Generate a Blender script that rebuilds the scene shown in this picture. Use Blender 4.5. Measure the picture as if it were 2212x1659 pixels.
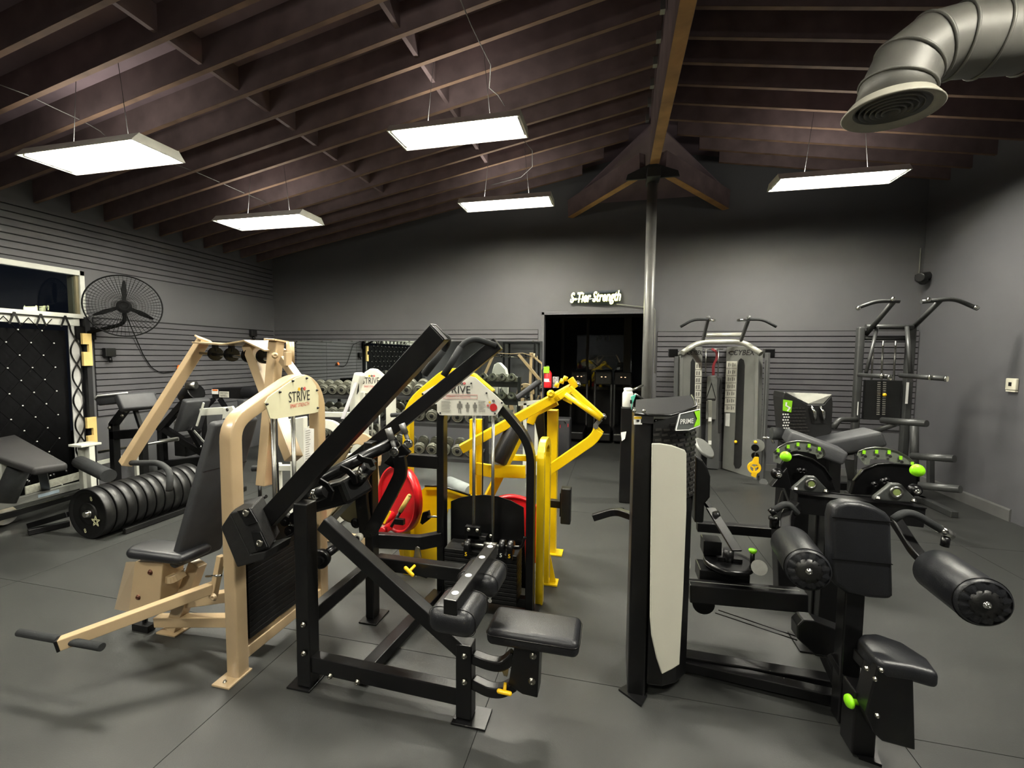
import bpy, bmesh, math, random
from mathutils import Vector, Matrix
random.seed(7)
for o in list(bpy.data.objects): bpy.data.objects.remove(o)
SC = bpy.context.scene
COL = SC.collection
R = math.radians
# ---------------------------------------------------------------- camera, world, exposure
FPX, CX, CY, EYE = 940.0, 1106.0, 829.5, 1.65
_y, _p, _r = R(13.15), R(3.65), R(0.51)
_fwd = Vector((-math.sin(_y)*math.cos(_p), math.cos(_y)*math.cos(_p), -math.sin(_p)))
_rt0 = Vector((math.cos(_y), math.sin(_y), 0)); _dn0 = _fwd.cross(_rt0)
_rt = _rt0*math.cos(_r) - _dn0*math.sin(_r); _dn = _rt0*math.sin(_r) + _dn0*math.cos(_r)
CAMO = Vector((0, 0, EYE))
cd = bpy.data.cameras.new('camera'); cam = bpy.data.objects.new('camera', cd); COL.objects.link(cam)
cd.sensor_fit = 'HORIZONTAL'; cd.sensor_width = 36.0; cd.lens = FPX/2212*36.0
cd.clip_start = .05; cd.clip_end = 200
m = Matrix((( _rt.x, -_dn.x, -_fwd.x, 0), (_rt.y, -_dn.y, -_fwd.y, 0), (_rt.z, -_dn.z, -_fwd.z, EYE), (0, 0, 0, 1)))
cam.matrix_world = m
SC.camera = cam
W = bpy.data.worlds.new('world'); SC.world = W; W.use_nodes = True
W.node_tree.nodes['Background'].inputs[0].default_value = (.35, .42, .6, 1)
W.node_tree.nodes['Background'].inputs[1].default_value = .004      # night outside
SC.view_settings.view_transform = 'Standard'; SC.view_settings.look = 'None'
SC.view_settings.exposure = 1.5; SC.view_settings.gamma = 1.0; SC.view_settings.use_curve_mapping = False
LAMP_W = 62.0
LAMP_COL = (1.0, .965, .86)

def _ray(x, y): return _rt*((x-CX)/FPX) + _dn*((y-CY)/FPX) + _fwd
def AZ(x, y, z=0.0): d = _ray(x, y); return CAMO + d*((z-EYE)/d.z)      # point of the place at a known height
def AY(x, y, Y): d = _ray(x, y); return CAMO + d*(Y/d.y)                # ... at a known depth
def AX(x, y, X): d = _ray(x, y); return CAMO + d*(X/d.x)                # ... at a known side distance
V = Vector
UP = V((0, 0, 1))
# ---------------------------------------------------------------- materials
def lin(c): return tuple(((v/255)/12.92 if v/255 <= .04045 else ((v/255+.055)/1.055)**2.4) for v in c)
MATS = {}
def mat(name, col, rough=.5, metal=0.0, var=.12, vscale=6.0, bump=.0, bscale=120.0, coat=0.0, spec=.5, col2=None):
    if name in MATS: return MATS[name]
    M = bpy.data.materials.new(name); M.use_nodes = True; nt = M.node_tree; b = nt.nodes['Principled BSDF']
    tc = nt.nodes.new('ShaderNodeTexCoord')
    n = nt.nodes.new('ShaderNodeTexNoise'); n.inputs['Scale'].default_value = vscale; n.inputs['Detail'].default_value = 5
    nt.links.new(tc.outputs['Object'], n.inputs['Vector'])
    r = nt.nodes.new('ShaderNodeValToRGB'); c = lin(col)
    c1 = tuple(v*(1-var) for v in c); c2 = lin(col2) if col2 else tuple(min(1, v*(1+var)) for v in c)
    r.color_ramp.elements[0].position = .3; r.color_ramp.elements[1].position = .7
    r.color_ramp.elements[0].color = (*c1, 1); r.color_ramp.elements[1].color = (*c2, 1)
    nt.links.new(n.outputs['Fac'], r.inputs['Fac']); nt.links.new(r.outputs['Color'], b.inputs['Base Color'])
    b.inputs['Roughness'].default_value = rough; b.inputs['Metallic'].default_value = metal
    b.inputs['Specular IOR Level'].default_value = spec
    if coat: b.inputs['Coat Weight'].default_value = coat; b.inputs['Coat Roughness'].default_value = .15
    if bump:
        n2 = nt.nodes.new('ShaderNodeTexNoise'); n2.inputs['Scale'].default_value = bscale; n2.inputs['Detail'].default_value = 3
        nt.links.new(tc.outputs['Object'], n2.inputs['Vector'])
        bp = nt.nodes.new('ShaderNodeBump'); bp.inputs['Strength'].default_value = bump; bp.inputs['Distance'].default_value = .002
        nt.links.new(n2.outputs['Fac'], bp.inputs['Height']); nt.links.new(bp.outputs['Normal'], b.inputs['Normal'])
    MATS[name] = M; return M
def emis(name, col, s):
    if name in MATS: return MATS[name]
    M = bpy.data.materials.new(name); M.use_nodes = True; nt = M.node_tree; b = nt.nodes['Principled BSDF']
    b.inputs['Base Color'].default_value = (*col, 1); b.inputs['Emission Color'].default_value = (*col, 1); b.inputs['Emission Strength'].default_value = s
    MATS[name] = M; return M
BLK = mat('black_powder_coat', (11, 11, 12), .33, 0, .2, 30, .12, 300, 0, .4)
BLK2 = mat('black_satin_steel', (13, 13, 14), .28, .3, .2, 20)
VIN = mat('black_vinyl', (23, 24, 27), .40, 0, .12, 8, .35, 260, 0, .5)
VING = mat('worn_grey_vinyl', (46, 47, 49), .6, 0, .15, 10, .3, 200)
RUB = mat('black_rubber', (14, 14, 14), .42, 0, .2, 20, .2, 150)
FOAM = mat('foam_grip_rubber', (25, 27, 28), .8, 0, .2, 30, .4, 200)
TAN = mat('tan_gloss_paint', (180, 157, 122), .28, 0, .05, 5, 0, 100, .4)
WHT = mat('white_gloss_paint', (196, 197, 186), .35, 0, .05, 5, 0, 100, .2)
YEL = mat('yellow_gloss_paint', (226, 190, 8), .32, 0, .05, 5, 0, 100, .3)
RED = mat('red_gloss_paint', (190, 14, 26), .33, 0, .08, 8, 0, 100, .3)
KRED = mat('bright_red_plastic', (214, 30, 38), .4)
CHR = mat('chrome', (215, 215, 208), .16, 1, .03)
STL = mat('brushed_steel', (150, 150, 145), .32, 1, .08, 40)
SLV = mat('silver_paint', (128, 129, 124), .42, .35, .05)
SLVD = mat('dark_silver_paint', (88, 89, 88), .45, .3, .05)
YKN = mat('yellow_knob_plastic', (248, 196, 30), .35)
GKN = mat('lime_knob_plastic', (140, 222, 24), .4)
LIME = mat('lime_decal', (140, 210, 30), .5)
PLAC = mat('cream_placard', (216, 212, 178), .5, 0, .03)
PLACG = mat('grey_placard', (205, 203, 190), .5, 0, .03)
INK = mat('black_print', (22, 20, 20), .6)
INKR = mat('red_print', (190, 30, 30), .6)
INKY = mat('yellow_print', (235, 190, 30), .6)
INKW = mat('white_print', (228, 228, 222), .6)
INKG = mat('grey_print', (120, 118, 110), .6)
BOLT = mat('zinc_bolt', (150, 148, 138), .3, 1, .1, 60)
STACK = mat('stack_plate_black', (20, 20, 20), .45, .2, .25, 25, .2, 120)
WALLM = mat('charcoal_wall_paint', (83, 83, 85), .62, 0, .05, 1.5, .15, 60)
SLATM = mat('charcoal_slatwall', (80, 79, 82), .55, 0, .06, 3, .1, 90)
GROOVE = mat('dark_groove', (14, 14, 14), .8)
CEIL = mat('dark_stained_deck', (108, 92, 97), .8, 0, .25, 2.5)
JOIST = mat('dark_joist_wood', (100, 84, 84), .75, 0, .25, 5, .2, 40)
JUND = mat('bare_joist_edge', (96, 74, 58), .75, 0, .3, 7, .2, 40)
BEAMU = mat('bare_glulam', (150, 112, 66), .7, 0, .3, 5, .2, 40)
GALV = mat('galvanised_hanger', (130, 130, 128), .4, .7)
DUCT = mat('grey_painted_duct', (92, 91, 86), .5, .1, .15, 4)
DUCTL = mat('cream_duct_rim', (150, 147, 134), .5, 0, .08, 9)
WOOD = mat('raw_pine', (226, 196, 124), .6, 0, .1, 12)
WFR = mat('white_window_frame', (205, 206, 196), .5, 0, .05)
NIGHT = mat('night_ground', (12, 12, 12), .9)
CLOTH = mat('black_curtain_cloth', (4, 4, 5), .9, 0, .2, 20, 0, 100, 0, .15)
def glassm(name, rough=.0, tint=(.9, .95, 1)):
    M = bpy.data.materials.new(name); M.use_nodes = True; nt = M.node_tree
    for n in list(nt.nodes): nt.nodes.remove(n)
    o = nt.nodes.new('ShaderNodeOutputMaterial'); g = nt.nodes.new('ShaderNodeBsdfGlossy'); g.inputs['Roughness'].default_value = rough
    t = nt.nodes.new('ShaderNodeBsdfTransparent'); t.inputs[0].default_value = (*tint, 1)
    mx = nt.nodes.new('ShaderNodeMixShader'); fr = nt.nodes.new('ShaderNodeFresnel'); fr.inputs[0].default_value = 1.5
    nt.links.new(fr.outputs[0], mx.inputs[0]); nt.links.new(t.outputs[0], mx.inputs[1]); nt.links.new(g.outputs[0], mx.inputs[2]); nt.links.new(mx.outputs[0], o.inputs[0])
    MATS[name] = M; return M
GLASS = glassm('window_glass')
MIRR = mat('mirror_silver', (226, 232, 228), .015, 1, 0)
def perfmat():       # black perforated / woven texture shroud
    M = bpy.data.materials.new('black_woven_shroud'); M.use_nodes = True; nt = M.node_tree; b = nt.nodes['Principled BSDF']
    b.inputs['Base Color'].default_value = (.012, .012, .012, 1); b.inputs['Roughness'].default_value = .38
    MATS['w'] = M; return M
WOVEN = perfmat()
# ---------------------------------------------------------------- mesh builder
class MB:
    def __init__(s): s.v = []; s.f = []; s.sm = []
    def add(s, vs, fs, smooth=False):
        k = len(s.v); s.v += [V(p) for p in vs]
        for f in fs: s.f.append([i+k for i in f]); s.sm.append(smooth)
        return s
    def box(s, c, d, ax=None):
        c = V(c); a = ax or (V((1, 0, 0)), V((0, 1, 0)), V((0, 0, 1)))
        vs = [c + a[0]*(d[0]/2*i) + a[1]*(d[1]/2*j) + a[2]*(d[2]/2*k) for i in (-1, 1) for j in (-1, 1) for k in (-1, 1)]
        return s.add(vs, [(0, 1, 3, 2), (4, 6, 7, 5), (0, 4, 5, 1), (2, 3, 7, 6), (0, 2, 6, 4), (1, 5, 7, 3)])
    def bb(s, a, b):
        a = V(a); b = V(b); return s.box((a+b)/2, [abs(b[i]-a[i]) for i in range(3)])
    def bar(s, p0, p1, w, h, up=None):
        return s.sweep([p0, p1], w, h, up)
    def sweep(s, pts, w, h, up=None, caps=True, prof=None, smooth=False, closed=False):
        # pts: polyline; w across, h along 'up'
        pts = [V(p) for p in pts]; n = len(pts)
        if prof is None: prof = [(-w/2, -h/2), (w/2, -h/2), (w/2, h/2), (-w/2, h/2)]
        k = len(prof); vs = []
        side = None
        for i, p in enumerate(pts):
            a = (pts[i]-pts[i-1]).normalized() if (i or closed) else None
            b = (pts[(i+1) % n]-p).normalized() if (i < n-1 or closed) else None
            if a is None: a = b
            if b is None: b = a
            t = (a+b)
            t = t.normalized() if t.length > 1e-6 else a
            if side is None:
                u = V(up) if up is not None else (UP if abs(t.z) < .95 else V((0, 1, 0)))
                side = t.cross(u); side.normalize()
            side = side - t*side.dot(t); side.normalize()
            u2 = side.cross(t).normalized()
            cs = max(.35, math.sqrt(max(0, (1+a.dot(b))/2)))
            bis = (b-a); 
            for (x, y) in prof:
                q = side*x + u2*y
                if bis.length > 1e-4:
                    bn = bis.normalized(); q = q + bn*(q.dot(bn)*(1/cs-1))
                vs.append(p+q)
        fs = []
        m_ = n if closed else n-1
        for i in range(m_):
            for j in range(k):
                a0 = i*k+j; a1 = i*k+(j+1) % k; b0 = ((i+1) % n)*k+j; b1 = ((i+1) % n)*k+(j+1) % k
                fs.append((a0, a1, b1, b0))
        if caps and not closed: fs.append(tuple(range(k))[::-1]); fs.append(tuple((n-1)*k+j for j in range(k)))
        return s.add(vs, fs, smooth)
    def tube(s, pts, r, n=12, caps=True, closed=False):
        pr = [(r*math.cos(2*math.pi*i/n), r*math.sin(2*math.pi*i/n)) for i in range(n)]
        k = len(s.f); s.sweep(pts, 0, 0, None, caps, pr, True, closed)
        for i in range(k, len(s.f)):
            if len(s.f[i]) > 4: s.sm[i] = False
        return s
    def cyl(s, p0, p1, r, n=16, r2=None):
        return s.lathe(p0, V(p1)-V(p0), [(0, 0), (r, 0), (r if r2 is None else r2, 1), (0, 1)], n, True)
    def lathe(s, p, ax, prof, n=20, rel=False):
        # prof (r, t): t in metres along axis (or fraction when rel)
        p = V(p); ax = V(ax); L = ax.length; t = ax.normalized(); u = t.orthogonal().normalized(); w = t.cross(u)
        vs = []; rings = []
        for (r, h) in prof:
            hh = h*L if rel else h
            if r < 1e-6: rings.append([len(vs)]); vs.append(p+t*hh)
            else:
                rings.append(list(range(len(vs), len(vs)+n)))
                vs += [p+t*hh+(u*math.cos(2*math.pi*i/n)+w*math.sin(2*math.pi*i/n))*r for i in range(n)]
        k = len(s.v); s.v += vs
        for a, b, pa, pb in zip(rings, rings[1:], prof, prof[1:]):
            flat = abs((pa[1]-pb[1])*(L if rel else 1)) < 1e-5
            for i in range(n):
                j = (i+1) % n
                if len(a) == 1 and len(b) == 1: continue
                if len(a) == 1: f = (a[0], b[i], b[j])
                elif len(b) == 1: f = (a[i], b[0], a[j])
                else: f = (a[i], b[i], b[j], a[j])
                s.f.append([q+k for q in f]); s.sm.append(not flat)
        return s
    def prism(s, poly, vec):
        poly = [V(p) for p in poly]; v = V(vec); n = len(poly)
        return s.add(poly+[p+v for p in poly], [tuple(range(n)), tuple(range(2*n-1, n-1, -1))]+[(i, i+n, (i+1) % n+n, (i+1) % n) for i in range(n)])
    def ball(s, c, r, n=10, sc=(1, 1, 1)):
        c = V(c); prof = [(r*math.sin(math.pi*i/8), -r*math.cos(math.pi*i/8)) for i in range(9)]
        k = len(s.v); s.lathe((0, 0, 0), (0, 0, 1), prof, n)
        for i in range(k, len(s.v)): q = s.v[i]; s.v[i] = c+V((q.x*sc[0], q.y*sc[1], q.z*sc[2]))
        return s
def fillet(pts, r, n=5):
    pts = [V(p) for p in pts]; out = [pts[0]]
    for i in range(1, len(pts)-1):
        a, b, c = pts[i-1], pts[i], pts[i+1]
        u = (a-b); w = (c-b); d = min(r, u.length*.48, w.length*.48)
        p0 = b+u.normalized()*d; p2 = b+w.normalized()*d
        for k in range(n+1):
            t = k/n; out.append(p0*(1-t)**2 + b*2*t*(1-t) + p2*t*t)
    out.append(pts[-1]); return out
def arc(c, u, w, r, a0, a1, n=12):
    c = V(c); u = V(u); w = V(w); return [c+(u*math.cos(R(a0+(a1-a0)*i/n))+w*math.sin(R(a0+(a1-a0)*i/n)))*r for i in range(n+1)]
def props(o, label=None, cat=None, group=None, kind=None):
    if label: o['label'] = label
    if cat: o['category'] = cat
    if group: o['group'] = group
    if kind: o['kind'] = kind
    return o
def WL(o):          # world location of unrotated chain
    l = V((0, 0, 0))
    while o is not None: l += o.location; o = o.parent
    return l
def build(name, mb, mt, parent=None, bev=.0, seg=2, label=None, kind=None, center=True, subd=0):
    me = bpy.data.meshes.new(name)
    lo = V([min(v[i] for v in mb.v) for i in range(3)]); hi = V([max(v[i] for v in mb.v) for i in range(3)]); c = (lo+hi)/2
    me.from_pydata([tuple(v-c) for v in mb.v], [], [tuple(f) for f in mb.f])
    me.polygons.foreach_set('use_smooth', [bool(x) for x in mb.sm]); me.materials.append(mt)
    bm = bmesh.new(); bm.from_mesh(me); bmesh.ops.recalc_face_normals(bm, faces=bm.faces); bm.to_mesh(me); bm.free()
    me.update()
    o = bpy.data.objects.new(name, me); COL.objects.link(o)
    o.location = c - (WL(parent) if parent else V((0, 0, 0)))
    if parent: o.parent = parent
    if bev:
        b = o.modifiers.new('bevel', 'BEVEL'); b.width = bev; b.segments = seg; b.limit_method = 'ANGLE'; b.angle_limit = R(40)
        b.harden_normals = False
        me.polygons.foreach_set('use_smooth', [True]*len(me.polygons)) if seg > 2 else None
    props(o, label=label, kind=kind)
    return o
def thing(name, label, cat, loc, group=None):
    o = bpy.data.objects.new(name, None); COL.objects.link(o); o.location = V(loc); o.empty_display_size = .1
    return props(o, label, cat, group)
def cushion(c, dims, ax=None, r=.02):
    mb = MB(); mb.box(c, dims, ax); return mb
def axes(x, y=None, z=None):
    x = V(x).normalized(); z = V(z if z else (0, 0, 1)); z = (z-x*z.dot(x)).normalized(); return (x, z.cross(x).normalized(), z)
def copy_tree(o, parent=None, off=V((0, 0, 0))):
    c = o.copy(); COL.objects.link(c)
    if parent: c.parent = parent
    else: c.location = o.location + off
    for ch in list(o.children): copy_tree(ch, c)
    return c
_fcache = {}
def text(name, s, size, p, right, up, mt, parent=None, depth=.0008, label=None, sx=1.0, align='CENTER', bold=0.0, shear=0.0):
    key = (s, align, bold, shear)
    if key not in _fcache:
        fc = bpy.data.curves.new('t', 'FONT'); fc.body = s; fc.size = 1; fc.align_x = align; fc.align_y = 'CENTER'; fc.offset = bold; fc.shear = shear
        fc.resolution_u = 3; fo = bpy.data.objects.new('t', fc); COL.objects.link(fo)
        dg = bpy.context.evaluated_depsgraph_get(); me = bpy.data.meshes.new_from_object(fo.evaluated_get(dg))
        _fcache[key] = ([v.co.copy() for v in me.vertices], [tuple(q.vertices) for q in me.polygons])
        bpy.data.objects.remove(fo); bpy.data.meshes.remove(me)
    vs, fs = _fcache[key]
    r = V(right).normalized(); u = V(up); u = (u-r*u.dot(r)).normalized(); nrm = r.cross(u); p = V(p)
    mb = MB(); mb.add([p+r*(v.x*size*sx)+u*(v.y*size)+nrm*depth for v in vs], fs)
    return build(name, mb, mt, parent, label=label)
def bolt(parent, p, n, r=.011, mt=None, name='bolt'):
    n = V(n).normalized(); mb = MB(); mb.lathe(V(p)-n*.002, n, [(0, 0), (r*1.5, 0), (r*1.5, .003), (r, .0035), (r, .011), (r*.55, .012), (r*.5, .008), (0, .008)], 10)
    return build(name, mb, mt or BOLT, parent)
def rectpoly(c, r, u, w, h, rad=0.0, n=4):
    c = V(c); r = V(r).normalized(); u = V(u); u = (u-r*u.dot(r)).normalized(); pts = []
    if rad <= 0: return [c+r*(w/2*a)+u*(h/2*b) for a, b in ((-1, -1), (1, -1), (1, 1), (-1, 1))]
    for (a, b, st) in ((1, -1, -90), (1, 1, 0), (-1, 1, 90), (-1, -1, 180)):
        cc = c+r*(a*(w/2-rad))+u*(b*(h/2-rad))
        pts += [cc+(r*math.cos(R(st+90*i/n))+u*math.sin(R(st+90*i/n)))*rad for i in range(n+1)]
    return pts
# ================================================================ THE ROOM
XL, XR, YR, YF = -6.24, 4.0, 7.0, -3.6
XG = .41                       # ridge
def zc(x): return 3.29+.181*(x-XL) if x < XG else 4.49-.168*(x-XG)   # underside of joists
def st(name, mb, mt, parent=None, bev=0, **k):
    o = build(name, mb, mt, parent, bev); 
    if parent is None: o['kind'] = 'structure'
    return o
# floor of rubber mats
fl = st('floor', MB().bb((XL, YF, -.12), (XR+1.2, 10.4, -.004)), GROOVE)
FLM = mat('rubber_mat_floor', (47, 48, 46), .5, 0, .14, 1.3, .25, 220, 0, .4)

xs = [-6.6, -4.15, -1.75, -.55, 1.25, 3.05, 5.3]
ys = {}
rb = 2.15
for i in range(len(xs)-1):
    a, b = max(xs[i], XL+.002), min(xs[i+1], XR+1.15)
    if b-a < .05: continue
    yy = [rb+2.44*k+(.0 if i % 2 else .0) for k in range(-3, 4)]
    for j in range(len(yy)-1):
        c, d = max(yy[j], YF), min(yy[j+1], 10.3)
        if d-c < .05: continue
        build('rubber_mat', MB().bb((a+.0018, c+.0018, -.012), (b-.0018, d-.0018, 0)), FLM, fl)
# walls
def wallpoly(name, pts, vec): 
    return st(name, MB().prism(pts, vec), WALLM)
# rear wall with doorway
DX0, DX1, DZ = AY(1176, 700, 7).x, AY(1389, 700, 7).x+.1, AY(1280, 679, 7).z
wr = st('wall_rear', MB().prism([(XL, 7, 0), (DX0, 7, 0), (DX0, 7, DZ), (DX0, 7, 4.8), (XL, 7, 3.9)], (0, .14, 0))
        .prism([(DX0, 7, DZ), (DX1, 7, DZ), (DX1, 7, 5), (DX0, 7, 4.8)], (0, .14, 0)).prism([(DX1, 7, 0), (XR, 7, 0), (XR, 7, 4.6), (DX1, 7, 5)], (0, .14, 0)), WALLM)
dcas = MB(); dcas.bb((DX0-.045, 6.985, 0), (DX0, 7.14, DZ+.045)).bb((DX1, 6.985, 0), (DX1+.045, 7.14, DZ+.045)).bb((DX0-.045, 6.985, DZ), (DX1+.045, 7.14, DZ+.045))
dc = st('trim_1', dcas, mat('grey_trim', (84, 84, 86), .5), None, .003)
# left wall with window and gate opening
WY0, WY1 = -3.2, AX(170, 620, XL).y
GZ, WZ0, WZ1 = AX(100, 690, XL).z, AX(80, 672, XL).z, AX(85, 571, XL).z
lw = MB().bb((XL-.14, YF, WZ1), (XL, 7, 3.9)).bb((XL-.14, WY1+.06, 0), (XL, 7, WZ1)).bb((XL-.14, YF, 0), (XL, .2, WZ1))
wl = st('wall_left', lw, WALLM)
wrt = st('wall_right', MB().bb((XR, 5.27, 0), (XR+.14, 7.14, 4.6)).bb((XR+.0, YF, 2.6), (XR+.14, 5.27, 4.6)).bb((XR+.05, YF, 0), (XR+.19, 5.27, 2.62)), WALLM)
wf = st('wall_front', MB().bb((XL, YF-.14, 0), (XR+1.2, YF, 5)), WALLM)
base = MB().prism([(XR, 5.42, 0), (XR-.018, 5.42, 0), (XR-.018, 5.42, .115), (XR-.010, 5.42, .13), (XR, 5.42, .13)], (0, 1.57, 0))
st('baseboard_right', base, mat('grey_baseboard', (92, 92, 90), .5))
st('baseboard_rear', MB().bb((DX1+.045, 6.985, 0), (XR, 7, .1)).bb((XL, 6.985, 0), (DX0-.045, 7, .1)), MATS['grey_baseboard'])
# slats: each board is a piece, groove between
def slats(wall, x0, x1, z0, z1, side='rear', step=.0762):
    n = int(round((z1-z0)/step)); 
    g = MB()
    for k in range(n):
        za = z0+k*step; zb = min(z1, za+step-.013)
        if side == 'rear': mb = MB().bb((x0, 6.978, za), (x1, 6.992, zb))
        else: mb = MB().bb((XL+.008, x0, za), (XL+.022, x1, zb))
        build('slat', mb, SLATM, wall)
    if side == 'rear': g.bb((x0, 6.991, z0-.004), (x1, 7.0, z1))
    else: g.bb((XL, x0, z0-.004), (XL+.009, x1, z1))
    build('groove_backing', g, GROOVE, wall)
zt = AY(1600, 715, 7).z
slats(wr, DX1+.12, XR-.01, zt-1.22-.15, zt)
zt2 = AY(900, 713, 7).z
slats(wr, XL+.02, DX0-.1, zt2-1.52, zt2)
slats(wl, WY1+.12, 6.97, .86, AX(400, 706, XL).z+.04, 'left')
slats(wl, YF+.1, 6.97, 2.67, 3.26, 'left')
# window: white frame, panes
w1 = st('window_1', MB().bb((XL-.02, .2, WZ1-.06), (XL+.025, WY1+.05, WZ1)).bb((XL-.02, WY1, WZ0), (XL+.025, WY1+.05, WZ1)).bb((XL-.03, .2, WZ0-.05), (XL+.05, WY1+.05, WZ0))
        .bb((XL-.02, .2, WZ0-.14), (XL+.018, WY1-.02, WZ0-.05)), WFR, None, .004)
build('pane', MB().bb((XL-.035, .2, WZ0), (XL-.029, WY1, WZ1-.06)), GLASS, w1)
build('window_stop', MB().bb((XL-.12, WY1-.04, WZ0), (XL-.036, WY1+.0, WZ1-.06)).bb((XL-.028, WY1-.03, WZ0), (XL-.0, WY1, WZ1-.06)), mat('aged_wood_stop', (120, 112, 84), .7), w1)
build('jamb_post', MB().bb((XL-.01, WY1-.0, 0), (XL+.07, WY1+.05, WZ0-.03)), mat('dark_jamb', (24, 24, 26), .5), w1)
st('ground_outside', MB().bb((-12, YF, -.2), (XL-.14, 12, -.13)), NIGHT)
# ceiling: deck, joists, ridge beam, hips
JD = .235
dk = MB()
dk.prism([(XL-.2, YF-.1, zc(XL-.2)+JD), (XG, YF-.1, zc(XG-.001)+JD), (XG, YF-.1, zc(XG-.001)+JD+.04), (XL-.2, YF-.1, zc(XL-.2)+JD+.04)], (0, 10.8, 0))
dk.prism([(XG, YF-.1, zc(XG)+JD), (XR+1.3, YF-.1, zc(XR+1.3)+JD), (XR+1.3, YF-.1, zc(XR+1.3)+JD+.04), (XG, YF-.1, zc(XG)+JD+.04)], (0, 10.8, 0))
ce = st('ceiling', dk, CEIL)
PY_ = 5.75; sp = .34; k = 0; y = 5.62
def joist(x0, x1, y):
    w = .038; z0, z1 = zc(x0), zc(x1-.0001 if x1 <= XG else x1)
    j = build('joist', MB().prism([(x0, y-w/2, z0), (x1, y-w/2, z1), (x1, y-w/2, z1+JD), (x0, y-w/2, z0+JD)], (0, w, 0)), JOIST, ce)
    build('joist_edge', MB().prism([(x0, y-w/2, z0-.001), (x1, y-w/2, z1-.001), (x1, y+w/2, z1-.001), (x0, y+w/2, z0-.001)], (0, 0, -.003)), JUND, j, label='bare pale lower edge of the joist')
while y > YF:
    joist(XL, XG-.07, y); joist(XG+.07, XR, y)
    for sx in (-1, 1): build('joist_hanger', MB().bb((XG+sx*.07, y-.03, zc(XG-.07)-.012), (XG+sx*.11, y+.03, zc(XG-.07)+.06)), GALV, ce)
    y -= sp
for i in range(1, 4):
    yy = 5.62+sp*i; d = (yy-5.75)*.93+.1
    joist(XL, XG-d, yy); joist(XG+d, XR, yy)
# short blocking between joists
for bx in (-3.2, -1.7, 2.4):
    build('blocking', MB().bb((bx, YF, zc(bx)+.05), (bx+.038, 5.6, zc(bx)+JD)), JOIST, ce)
RB = 3.93
rbm = st('ridge_beam', MB().bb((XG-.055, YF, RB), (XG+.055, 5.52, zc(XG)+JD)), JOIST)
rbm['label'] = 'deep dark ridge beam with a pale bare underside above the steel post'; rbm['category'] = 'beam'
build('beam_underside', MB().bb((XG-.052, YF, RB-.004), (XG+.052, 5.52, RB)), BEAMU, rbm)
hx = MB(); HL = []
for (xe, ye, ze, px, py) in ((AY(1232, 470, 6.98).x, 6.98, AY(1232, 470, 6.98).z, 0, 0), (AY(1568, 452, 6.98).x, 6.98, AY(1568, 452, 6.98).z, 0, 0)):
    a = V((XG+(.12 if xe > XG else -.12), 5.82, RB+.0)); b = V((xe, ye, ze))
    h = st('hip_beam', MB().sweep([a+V((0, 0, .13)), b+V((0, 0, .13))], .1, .26), JOIST)
    h['label'] = 'hip beam running down from the post to the rear wall on the %s side' % ('right' if xe > XG else 'left'); h['category'] = 'beam'
    build('beam_underside', MB().sweep([a-V((0, 0, .003)), b-V((0, 0, .003))], .096, .004), BEAMU, h)
    HL.append((a, b))
# dark hip slope closing the gable between the hip beams
st('ceiling_hip', MB().prism([(XG, 5.6, 4.45), (HL[0][1].x-.05, 7.0, 4.02), (HL[1][1].x+.05, 7.0, 4.02)], (0, .02, .03)), CEIL)
# steel post with saddle
pt = thing('steel_post', 'round grey steel post carrying the ridge beam beside the doorway', 'post', (XG, PY_, 0))
build('shaft', MB().cyl((XG, PY_, 0), (XG, PY_, RB-.12), .062, 24), mat('grey_post_paint', (104, 104, 100), .4, .2), pt)
sd = MB().bb((XG-.075, PY_-.22, RB-.14), (XG+.075, PY_+.1, RB-.02))
sd.prism([(XG-.32, PY_+.02, RB-.07), (XG+.32, PY_+.02, RB-.07), (XG+.3, PY_+.02, RB-.0), (XG, PY_+.02, RB+.12), (XG-.3, PY_+.02, RB-.0)], (0, .03, 0))
build('saddle_plate', sd, mat('dark_steel_saddle', (60, 62, 62), .5, .4), pt, .004)
build('base_plate', MB().bb((XG-.14, PY_-.14, 0), (XG+.14, PY_+.14, .012)), BLK, pt)
# conduit by the post
cv = thing('conduit', 'thin grey conduit on the rear wall right of the steel post', 'conduit', AY(1408, 800, 6.98))
build('pipe', MB().tube(fillet([AY(1332, 657, 6.97), AY(1395, 664, 6.97), AY(1415, 665, 6.97), AY(1414, 806, 6.97)], .05), .007, 8), mat('conduit_grey', (125, 125, 115), .5), cv)
# room beyond the doorway
BZ = 3.2
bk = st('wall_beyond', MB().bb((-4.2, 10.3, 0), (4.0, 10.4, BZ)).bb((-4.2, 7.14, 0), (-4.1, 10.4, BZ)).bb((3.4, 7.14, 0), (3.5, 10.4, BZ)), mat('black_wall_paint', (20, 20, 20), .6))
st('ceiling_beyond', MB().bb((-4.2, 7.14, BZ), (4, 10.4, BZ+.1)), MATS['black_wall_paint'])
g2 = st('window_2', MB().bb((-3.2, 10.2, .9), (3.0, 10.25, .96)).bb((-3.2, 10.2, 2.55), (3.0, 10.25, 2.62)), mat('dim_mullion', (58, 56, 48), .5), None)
for (px, w) in ((1269, .06), (1355, .16), (1215, .06)):
    q = AY(px, 760, 10.2); build('mullion', MB().bb((q.x-w/2, 10.19, .9), (q.x+w/2, 10.25, 2.6)), MATS['dim_mullion'], g2)
build('pane', MB().bb((-3.2, 10.255, .9), (3.0, 10.26, 2.6)), GLASS, g2)
q = AY(1304, 730, 10.15); text('lettering', '13 of', .16, q, (-1, 0, 0), (0, 0, -1), mat('reflected_letter', (120, 120, 110), .6), g2)  # reflection in the glass, painted as solid dim letters
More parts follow.
